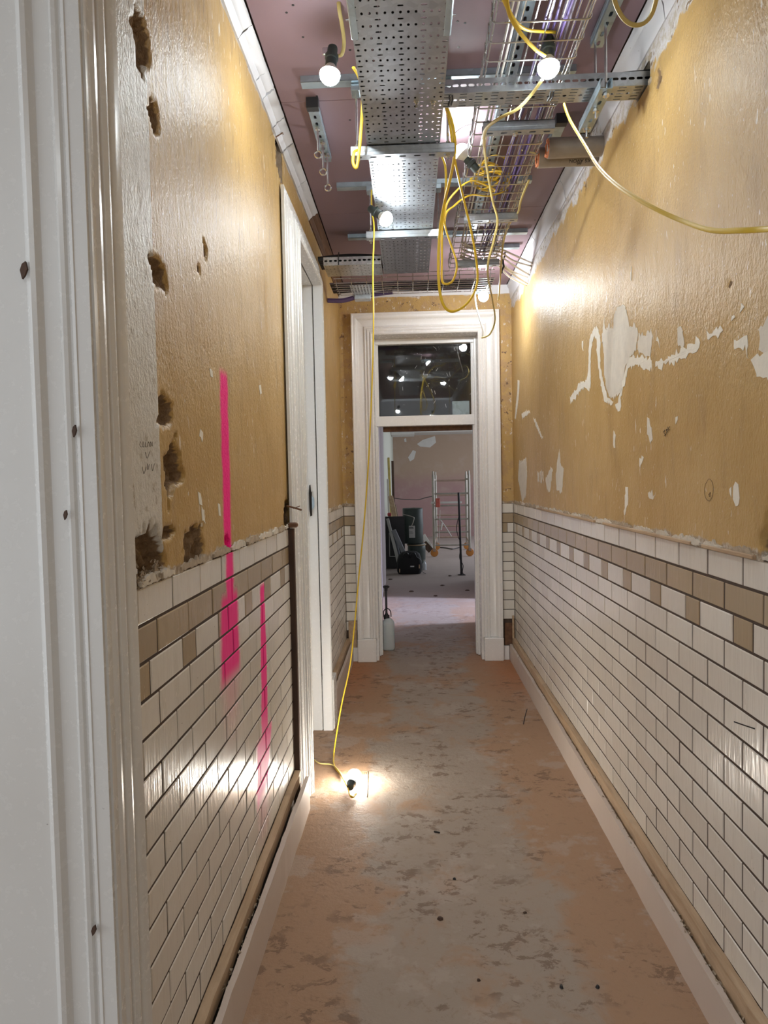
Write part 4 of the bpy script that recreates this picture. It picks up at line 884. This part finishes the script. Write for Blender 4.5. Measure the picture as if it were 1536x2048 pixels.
cable('long yellow cable hanging down from third bulb to the floor', yp([(743,380,3.55),(743,420,3.55),(748,455,3.56),(746,540,3.56),(747,640,3.56),(745,740,3.56),(741,840,3.56),(736,940,3.57),(727,1060,3.58),(718,1150,3.59),(709,1250,3.61),(700,1330,3.63),(685,1400,3.66),(676,1450,3.67)])+[onZ(668,1505,.012), onZ(668,1530,.008), onZ(682,1550,.008), onZ(694,1572,.02), onZ(700,1590,.02), onZ(706,1594,.012), onZ(712,1588,.014)])
cable('yellow cable lying on the floor from the left doorway to floor bulb', [onZ(585,1518,.30)+Vector((0,0,-.26)), onZ(612,1521,.02), onZ(640,1527,.008), onZ(665,1530,.012), onZ(680,1545,.014), onZ(690,1562,.018), onZ(702,1570,.024)], 'yel2', .0055)
cable('longest yellow cable loop hanging between tray and basket', yp([(893,214,2.6),(905,250,2.7),(910,300,2.8),(902,350,2.9),(890,400,3.0),(881,450,3.05),(877,510,3.08),(878,570,3.1),(886,608,3.12),(902,623,3.14),(925,615,3.16),(945,592,3.18),(955,560,3.18),(952,515,3.15),(942,460,3.08),(930,410,3.0),(918,360,2.92),(908,310,2.85),(900,250,2.75),(892,216,2.62)]), 'yel', .0060)
cable('inner yellow cable loop hanging beside the longest loop', yp([(880,305,3.0),(890,330,3.02),(892,370,3.05),(888,420,3.08),(884,470,3.1),(884,520,3.12),(884,560,3.12),(892,568,3.12),(905,562,3.12),(913,540,3.12),(912,520,3.12),(902,490,3.12),(892,460,3.12),(888,440,3.12)]), 'yel', .0056)
cable('yellow cable rising from the loops into the wire basket, upper', yp([(886,440,3.1),(895,405,3.15),(915,380,3.2),(932,366,3.25),(950,362,3.3),(975,372,3.35),(990,380,3.4)]), 'yel', .0056)
cable('yellow cable rising from the loops into the wire basket, lower', yp([(888,450,3.12),(893,425,3.2),(908,412,3.3),(925,398,3.35),(945,390,3.4),(980,392,3.45),(1015,380,3.5)]), 'yel', .0056)
r_ = random.Random(12)
for k in range(7):
    cx_, cy_ = 985+r_.uniform(-12,14), 345+r_.uniform(-14,26); a, b_ = r_.uniform(24,44), r_.uniform(12,24); ph = r_.uniform(0,6.28); til = r_.uniform(-.4,.3); pts = []
    for i in range(11):
        q = ph+i*.58; x = a*math.cos(q); y = b_*math.sin(q); pts.append((cx_+x*math.cos(til)-y*math.sin(til), cy_+x*math.sin(til)+y*math.cos(til), 3.30+.05*math.sin(q*2+k)+.02*k))
    cable('yellow cable coil tangled in the wire basket', [onZ(x, y, BZ+.018+.006*k+.012*math.sin(i)) for i, (x, y, Y) in enumerate(pts)], 'yel', .0052, 4, group='coils of yellow cable in the basket')
cable('yellow cable poking out of the foil pipe', yp([(1040,300,3.15),(1062,305,3.12),(1085,309,3.1),(1102,311,3.09)]), 'yel2', .005)
cable('yellow cable along the right edge of the far basket', yp([(1058,360,3.3),(1042,400,3.5),(1036,425,3.7),(1018,450,3.95),(1006,490,4.2),(1000,560,4.6),(997,600,4.85)]), 'yel2', .0055)
cable('white flex dropping from farthest bulb to the door head', yp([(957,556,4.86),(953,570,4.95),(950,590,4.98),(953,615,4.98),(960,640,4.98),(966,662,4.98),(964,675,4.98)]), 'white_flex', .005, name='white_flex', group='white flex at the end doorway')
cable('yellow cable feeding the third bulb from above', yp([(743,395,3.55),(745,425,3.56),(752,432,3.57)]), 'yel', .005)

# ================================================================== THINGS ON THE FLOOR AND IN THE FAR ROOM
def blob(label, name, cat, px, py, s, mat, seed, group=None):
    r = random.Random(seed); c = onZ(px, py, 0); mb = MB(); n = 8; vs = [(c.x, c.y, s[2])]
    for i in range(n): q = 2*math.pi*i/n; k = r.uniform(.75,1.2); vs.append((c.x+math.cos(q)*s[0]*k, c.y+math.sin(q)*s[1]*k, .0006))
    for i in range(n): q = 2*math.pi*i/n; k = r.uniform(.5,.75); vs.append((c.x+math.cos(q)*s[0]*k, c.y+math.sin(q)*s[1]*k, s[2]*.8))
    fs = [(0, 1+n+i, 1+n+(i+1) % n) for i in range(n)]+[(1+i, 1+(i+1) % n, 1+n+(i+1) % n, 1+n+i) for i in range(n)]+[tuple(range(1, n+1))]
    mb.add(vs, fs); return tag(obj(name, mb, mat), label, cat, group)
blob('small black plug on the floor, left of the nearest pair', 'wall_plug', 'plug', 1123, 1975, (.006,.008,.009), M['black'], 1); blob('small black plug on the floor, right of the nearest pair', 'wall_plug', 'plug', 1195, 1975, (.006,.007,.008), M['black'], 2)
blob('black oval pellet in the middle of the floor', 'pellet', 'debris', 909, 1759, (.007,.006,.008), M['black'], 3); blob('dark crumb of mud in the middle of the floor', 'mud_crumb', 'debris', 880, 1838, (.013,.010,.008), M['darkwood'], 4)
blob('dark chip lying right of the mud crumb', 'chip', 'debris', 1050, 1826, (.007,.006,.005), M['darkwood'], 5); blob('dark chip near the bottom of the picture', 'chip', 'debris', 957, 1961, (.006,.006,.005), M['darkwood'], 6)
q = onZ(874, 1664, .003); b = MB(); b.tube([q+Vector((-.012,.004,0)), q, q+Vector((.011,-.006,0))], .0034, 6); tag(obj('black_stub', b, M['black']), 'short black stub of cable on the floor', 'debris')
b = MB(); b.tube([onZ(1047,1448,.003), onZ(1050,1432,.003), onZ(1054,1418,.003)], .0024, 6); tag(obj('nail', b, M['black']), 'long dark nail lying on floor near right skirting', 'nail')
# pressure sprayer bottle behind the far door frame
M['jug'] = NT('translucent_poly'); M['jug'].col((.55,.60,.60)); M['jug'].set(.45); M['jug'].b.inputs['Subsurface Weight'].default_value = .15; M['jug'] = M['jug'].m
J = Vector((-.222, 6.12, 0)); t_ = thing('sprayer_bottle', 'pale plastic sprayer bottle with black pump handle by far doorway', 'bottle', J)
b = MB(); n = 20; pr = []
for z, k in ((0,.82),(.006,.94),(.02,1),(.215,1),(.235,.95),(.252,.80),(.268,.50),(.275,.42)):
    for i in range(n):
        a = 2*math.pi*i/n; c_, s_ = math.cos(a), math.sin(a); e = .55
        pr.append((J.x+math.copysign(abs(c_)**e, c_)*.056*k, J.y+math.copysign(abs(s_)**e, s_)*.062*k, z))
b.add(pr, [(r0*n+i, r0*n+(i+1) % n, (r0+1)*n+(i+1) % n, (r0+1)*n+i) for r0 in range(7) for i in range(n)]+[tuple(reversed(range(n))), tuple(range(7*n, 8*n))]); obj('bottle_body', b, M['jug'], t_, 50)
b = MB(); b.lathe((J.x-.012, J.y, .268), (0,0,1), [(.026,0),(.027,.03),(.024,.034),(.015,.036),(.012,.05)], 16); obj('screw_cap', b, M['black'], t_, 30)
b = MB(); b.lathe((J.x-.012, J.y, .31), (0,0,1), [(.0095,0),(.0095,.20),(.013,.202),(.015,.225),(.012,.245)], 12); obj('pump_tube', b, M['black'], t_, 30)
b = MB(); b.cbox(J.x-.033, J.x+.012, J.y-.012, J.y+.012, .535, .56, .005); b.tube([(J.x-.035,J.y,.548),(J.x+.002,J.y-.02,.556),(J.x+.016,J.y-.01,.548)], .006, 6); obj('pump_handle', b, M['black'], t_, 30)
b = MB(); b.tube(spline([(J.x-.036,J.y-.02,.29),(J.x-.034,J.y-.025,.34),(J.x-.005,J.y-.03,.365),(J.x+.024,J.y-.028,.34),(J.x+.028,J.y-.025,.29)], 5), .0045, 7); obj('hose', b, M['black'], t_, True)
# scaffold tower
M['alu'] = simple('scuffed_aluminium', (.38,.35,.30), .5, .35, var=.3, scale=9); M['rust'] = simple('dusty_tube', (.34,.24,.18), .6, .1, var=.3); M['orange'] = simple('orange_castor', (.50,.20,.04), .6)
tw = thing('scaffold_tower', 'narrow aluminium scaffold tower on orange wheels in far room', 'scaffold', onZ(905,1108,0))
def fl(px, py): return onZ(px, py, 0)
YF, YR = 13.45, 14.75; xf = (onY(868.5,1090,YF).x, onY(939.5,1090,YF).x); xr = (onY(873,1080,YR).x, onY(934,1080,YR).x)
for xs, Y, mt in ((xf, YF, 'alu'), (xr, YR, 'alu')):
    for x in xs:
        b = MB(); b.tube([(x,Y,.13),(x,Y,1.55)], .026, 10); obj('post', b, M[mt], tw, True)
        b = MB(); b.tube([(x,Y,1.50),(x,Y,1.62)], .018, 8); obj('spigot', b, M['alu'], tw, True)
        b = MB(); b.lathe((x, Y-.02, .075), (0,1,0), [(.05,0),(.072,.004),(.075,.012),(.075,.03),(.072,.038),(.05,.042)], 18); wh = obj('wheel', b, M['orange'], tw, 30)
        b = MB(); b.cbox(x-.028, x+.03, Y-.03, Y+.03, .10, .16, .005); obj('castor_fork', b, M['rust'], wh)
for y in (987,1011,1038,1064,1090):
    z = onY(905, y, YF).z; b = MB(); b.tube([(xf[0],YF,z),(xf[1],YF,z)], .016, 8); obj('rung', b, M['alu'], tw, True)
for y in (961,990,1030,1052,1074):
    z = onY(905, y, YR).z; b = MB(); b.tube([(xr[0],YR,z),(xr[1],YR,z)], .018, 8); obj('rung', b, M['rust'], tw, True)
for i in (0, 1):
    b = MB(); b.tube([(xf[i],YF,.24),(xr[i],YR,.24)], .018, 8); obj('side_rail', b, M['rust'], tw, True)
    b = MB(); b.tube([(xf[i],YF,1.46),(xr[i],YR,1.46)], .018, 8); obj('side_rail', b, M['alu'], tw, True)
z = onY(890, 1005, YF).z; b = MB(); b.cbox(xf[0]-.05, xf[1]-.14, YF-.05, YF-.02, z-.02, z+.02, .006); obj('white_batten', b, M['filler'], tw)
q = onY(876, 1007, YF-.05); b = MB(); b.cbox(q.x-.045, q.x+.04, YF-.075, YF-.055, q.z-.07, q.z+.10, .01); obj('warning_tag', b, simple('red_tag', (.45,.10,.07), .6, var=.5, scale=14), tw)
b = MB(); b.tube(spline(yp([(880,1020,YF-.06),(879,1055,YF-.06),(878,1080,YF-.06)]),4), .006, 6); b.tube(spline(yp([(881,1040,YF-.08),(890,1052,YF-.08),(903,1073,YF-.08)]),4), .012, 6); b.tube(yp([(884,1046,YF-.09),(882,1060,YF-.09)]), .018, 6); obj('strap', b, M['filler'], tw, True)
# slim black pole on stand with trailing cable
q = onZ(923, 1150, 0); t_ = thing('black_pole', 'slim black pole with trailing cable standing in front of scaffold tower', 'pole', q); tp = onY(917, 985, q.y)
b = MB(); b.tube([q+Vector((0,0,.003)), tp], .017, 10); obj('pole_tube', b, M['black'], t_, True); b = MB(); b.lathe((q.x,q.y,.001), (0,0,1), [(.06,0),(.06,.008),(.02,.014),(.02,.05)], 14); obj('base', b, M['black'], t_)
b = MB(); b.tube(spline(yp([(917,1035,q.y-.03),(913,1055,q.y-.03),(916,1072,q.y-.03),(922,1090,q.y-.03),(919,1115,q.y-.03),(926,1130,q.y-.03),(925,1145,q.y-.03),(931,1151,q.y-.06)]),5), .006, 6); obj('trailing_cable', b, M['black'], t_, True)
# two rolls of green membrane standing on end
M['green'] = simple('green_membrane', (.026,.040,.034), .42, var=.35, scale=9, bump=.2)
lo = onZ(834, 1137, 0)+Vector((0,.15,0)); t_ = thing('membrane_roll', 'dark green membrane roll standing on the floor, lower of two', 'roll', lo, 'green membrane rolls')
b = MB(); b.lathe(lo, (0,0,1), [(.148,0),(.150,.01),(.147,.12),(.151,.28),(.146,.395),(.140,.405),(.05,.406),(.048,.39)], 30); obj('roll_body', b, M['green'], t_, 40)
b = MB(); b.tube([lo+Vector((math.cos(a)*.152, math.sin(a)*.152, .385)) for a in [i*math.pi/12 for i in range(25)]], .012, 6); obj('rope', b, simple('jute_rope', (.35,.27,.17), .9), t_, True)
hi = lo+Vector((-.055,.0,.412)); t2_ = thing('membrane_roll', 'dark green membrane roll with white label, upper of two', 'roll', hi, 'green membrane rolls')
b = MB(); b.lathe(hi, (0,0,1), [(.168,0),(.172,.01),(.170,.16),(.175,.32),(.168,.46),(.170,.575),(.160,.585),(.05,.586),(.048,.57)], 32); obj('roll_body', b, M['green'], t2_, 40)
M['paper'] = simple('paper_label', (.52,.52,.50), .7); b = MB()
for a0, a1, z0, z1 in ((-1.95,-1.38,.10,.30),): 
    n = 6; vs = [hi+Vector((math.cos(a0+(a1-a0)*i/n)*.178, math.sin(a0+(a1-a0)*i/n)*.178, z)) for z in (z0, z1) for i in range(n+1)]; b.add(vs, [(i,i+1,n+2+i,n+1+i) for i in range(n)])
obj('paper_label', b, M['paper'], t2_)
b = MB()
for k, (z, a1) in enumerate(((.275,-1.5),(.26,-1.45),(.20,-1.6),(.18,-1.5))):
    for i in range(5):
        a = -1.88+(a1+1.88)*i/5; p0 = hi+Vector((math.cos(a)*.1795, math.sin(a)*.1795, z)); b.cbox(p0.x-.008, p0.x+.008, p0.y-.0005, p0.y+.0005, z+hi.z-.003 if k > 1 else z+hi.z-.006, z+hi.z+.003, .0003)
obj('label_print', b, M['black'], t2_)
b = MB(); b.tube(spline(yp([(804,1028,11.3),(812,1030,11.3),(826,1034,11.3),(828,1038,11.3),(825,1048,11.3),(822,1053,11.3)]),4), .014, 6, .5); obj('bent_strip', b, M['alu'], t2_, True)
# black tool bag
B = onZ(819, 1149, 0)+Vector((0,.12,0)); t_ = thing('tool_bag', 'black tool bag slumped in front of the green rolls', 'bag', B); b = MB(); n = 22; vs = []
lv = ((0,.92),(.03,1.0),(.14,1.04),(.23,.98),(.30,.86),(.34,.62),(.355,.25))
for z, k in lv:
    for i in range(n):
        a = 2*math.pi*i/n; c_, s_ = math.cos(a), math.sin(a); w_ = 1+.06*noise.noise(Vector((c_*2, s_*2, z*9)))
        vs.append((B.x+math.copysign(abs(c_)**.6, c_)*.190*k*w_, B.y+math.copysign(abs(s_)**.6, s_)*.11*k*w_, z+.015*noise.noise(Vector((a, z*5, 2)))*(z > .02)))
b.add(vs, [(r0*n+i, r0*n+(i+1) % n, (r0+1)*n+(i+1) % n, (r0+1)*n+i) for r0 in range(len(lv)-1) for i in range(n)]+[tuple(reversed(range(n))), tuple(range((len(lv)-1)*n, len(lv)*n))]); obj('bag_body', b, simple('black_canvas', (.006,.006,.007), .8), t_, 60)
b = MB(); b.cbox(B.x+.015, B.x+.075, B.y-.120, B.y-.116, .115, .135, .001); obj('badge', b, M['paper'], t_)
b = MB(); b.cbox(B.x+.145, B.x+.165, B.y-.100, B.y-.092, .09, .15, .003); b.cbox(B.x-.16, B.x-.145, B.y-.100, B.y-.092, .03, .09, .003); obj('buckle', b, M['batten'], t_)
for sx in (-.05, .06): b = MB(); b.tube(spline([(B.x+sx-.05, B.y-.10, .26), (B.x+sx-.03, B.y-.12, .33), (B.x+sx+.03, B.y-.12, .335), (B.x+sx+.06, B.y-.10, .25)], 5), .009, 6, .4); obj('handle', b, M['black'], t_, True)
b = MB(); b.tube(spline([(B.x+.12,B.y-.10,.27),(B.x+.19,B.y-.09,.2),(B.x+.20,B.y-.10,.05),(B.x+.25,B.y-.12,.008)], 5), .010, 6, .4); obj('strap', b, M['black'], t_, True)
# clear plastic bottle beside the roll
q = onZ(849, 1140, 0); t_ = thing('plastic_bottle', 'small pale crumpled plastic bottle on the floor beside green roll', 'bottle', q); b = MB(); b.lathe(q, (0,0,1), [(.03,0),(.034,.01),(.032,.05),(.034,.09),(.028,.11),(.014,.13),(.014,.15)], 14); obj('bottle_body', b, simple('clear_plastic', (.62,.68,.72), .2), t_, 40)
b = MB(); b.lathe(q+Vector((0,0,.15)), (0,0,1), [(.016,0),(.016,.018)], 12); obj('bottle_cap', b, M['paper'], t_)
# lengths leaning on the left wall
def plank(name, label, cat, a, c, w_, th, mat, group='lengths leaning on the far left wall'):
    a, c = Vector(a), Vector(c); d = (c-a).normalized(); s_ = d.cross(Vector((0,1,0))).normalized(); n_ = s_.cross(d).normalized(); mb = MB(); R_ = Matrix((s_, n_, d)).transposed().to_4x4(); R_.translation = a
    mb.cbox(-w_/2, w_/2, -th/2, th/2, 0, (c-a).length, min(w_,th)*.2, R_); return tag(obj(name, mb, mat), label, cat, group)
b = MB(); P0 = onZ(797, 1149, 0); b.cbox(-.436, -.12, 11.73, 11.75, .002, .87, .003); bp = tag(obj('backing_sheet', b, M['black']), 'large black panel standing behind the leaning lengths', 'panel')
b = MB(); 
for bx in ((-.38,-.18,11.726,11.7295,.20,.212),(-.38,-.368,11.726,11.7295,.20,.60)): b.box(*bx)
obj('white_line', b, M['paper'], bp)
def yf(px, py, Y): return onY(px, py, Y)
def foot(px, Y): return Vector((onY(px, 1130, Y).x, Y, .012))
plank('trunking', 'pale grey trunking length leaning nearest the black panel', 'trunking', foot(801, 11.30), yf(775,1037,11.60), .05, .03, simple('pale_trunking', (.40,.40,.38), .5))
plank('trunking', 'wide grey trunking length leaning behind the tool bag', 'trunking', foot(823,11.36), yf(787,1060,11.5), .075, .04, simple('grey_trunking', (.20,.21,.23), .5))
plank('conduit', 'thin grey conduit leaning under the wide trunking', 'conduit', foot(806,11.50), yf(787,1062,11.66), .03, .03, simple('grey_conduit', (.15,.16,.19), .5))
plank('timber', 'brown timber plank leaning, the tallest beside the green rolls', 'plank', foot(809,11.95), yf(781,992,12.6), .085, .03, M['batten'])
plank('timber', 'thin brown timber plank leaning closest to the green rolls', 'plank', foot(812,12.2), yf(789,1010,12.9), .06, .02, wood('grey_timber', (.26,.20,.15), (.36,.28,.21), 2))
plank('white_strip', 'slim white strip standing upright against the far left wall', 'strip', foot(781,12.5), yf(775.5,958,12.8), .035, .02, M['filler'])
plank('yellow_strip', 'yellow painted strip standing upright beside the slim white strip', 'strip', foot(785,13.2), yf(777,915,13.4), .045, .03, simple('yellow_strip', (.50,.40,.12), .6, var=.4))
plank('timber', 'dark narrow batten upright beside the yellow strip', 'plank', foot(790,14.0), yf(785,922,14.4), .05, .03, M['darkwood'])
plank('skirting_length', 'white board leaning between green rolls and scaffold tower', 'board', Vector((onY(866,1103,14.2).x, 14.2, .02)), yf(846,1070,14.3), .09, .02, M['filler'], None)
plank('timber', 'dark plank lying behind the white leaning board', 'plank', Vector((onY(862,1106,14.0).x, 14.0, .06)), yf(848,1086,14.1), .12, .03, M['darkwood'], None)
q = onY(779, 1029, 11.9); b = MB(); b.lathe(q, (0,0,1), [(.02,-.03),(.035,-.02),(.035,.02),(.02,.03)], 10); tag(obj('red_plug', b, simple('red_plastic', (.55,.07,.08), .5)), 'small red plastic cap among the leaning lengths', 'cap')
b = MB(); b.tube(spline(yp([(787,996,15.0),(800,998,14.9),(820,999,14.5),(838,999,14.1),(852,995,13.8),(865,993,13.45)]),5), .008, 6); tag(obj('black_cable', b, M['blackc'], None, True), 'thin black cable strung from left wall to scaffold tower', 'cable')
b = MB(); b.tube(spline([onZ(880,1095,.01), onZ(893,1096,.01), onZ(905,1098,.01), onZ(918,1095,.01)],5), .012, 6); tag(obj('black_cable', b, M['blackc'], None, True), 'black cable lying on floor under the scaffold tower', 'cable')
for k, (px, py) in enumerate(((781,1159),(823,1183),(885,1171),(935,1181),(900,1152),(871,1302-110))):
    blob(('curled dark scrap on the far floor near the left wall','dark scrap on the shaded far floor, left','dark scrap in the middle of the shaded far floor','dark scrap on the shaded far floor at right','tiny scrap near the black pole','tiny scrap at the edge of the bright floor strip')[k], 'floor_scrap', 'debris', px, py, (.035,.05,.012), M['darkwood'], 40+k)

# pencilled square on the floor beside the lamp
fl_ = bpy.data.objects['floor']
for pl in ([(703,1543),(719,1543),(736,1543)], [(736,1543),(736,1562),(735,1580),(734,1594)]):
    b = MB(); b.tube([onZ(x, y, .0015) for x, y in pl], .0016, 5); obj('pencil_mark', b, M['pencil'], fl_)
for k in range(8):
    b = MB(); b.tube([onZ(706+k*3.8, 1544, .0012), onZ(706+k*3.8, 1549, .0012)], .0008, 4); obj('pencil_mark', b, M['pencil'], fl_)
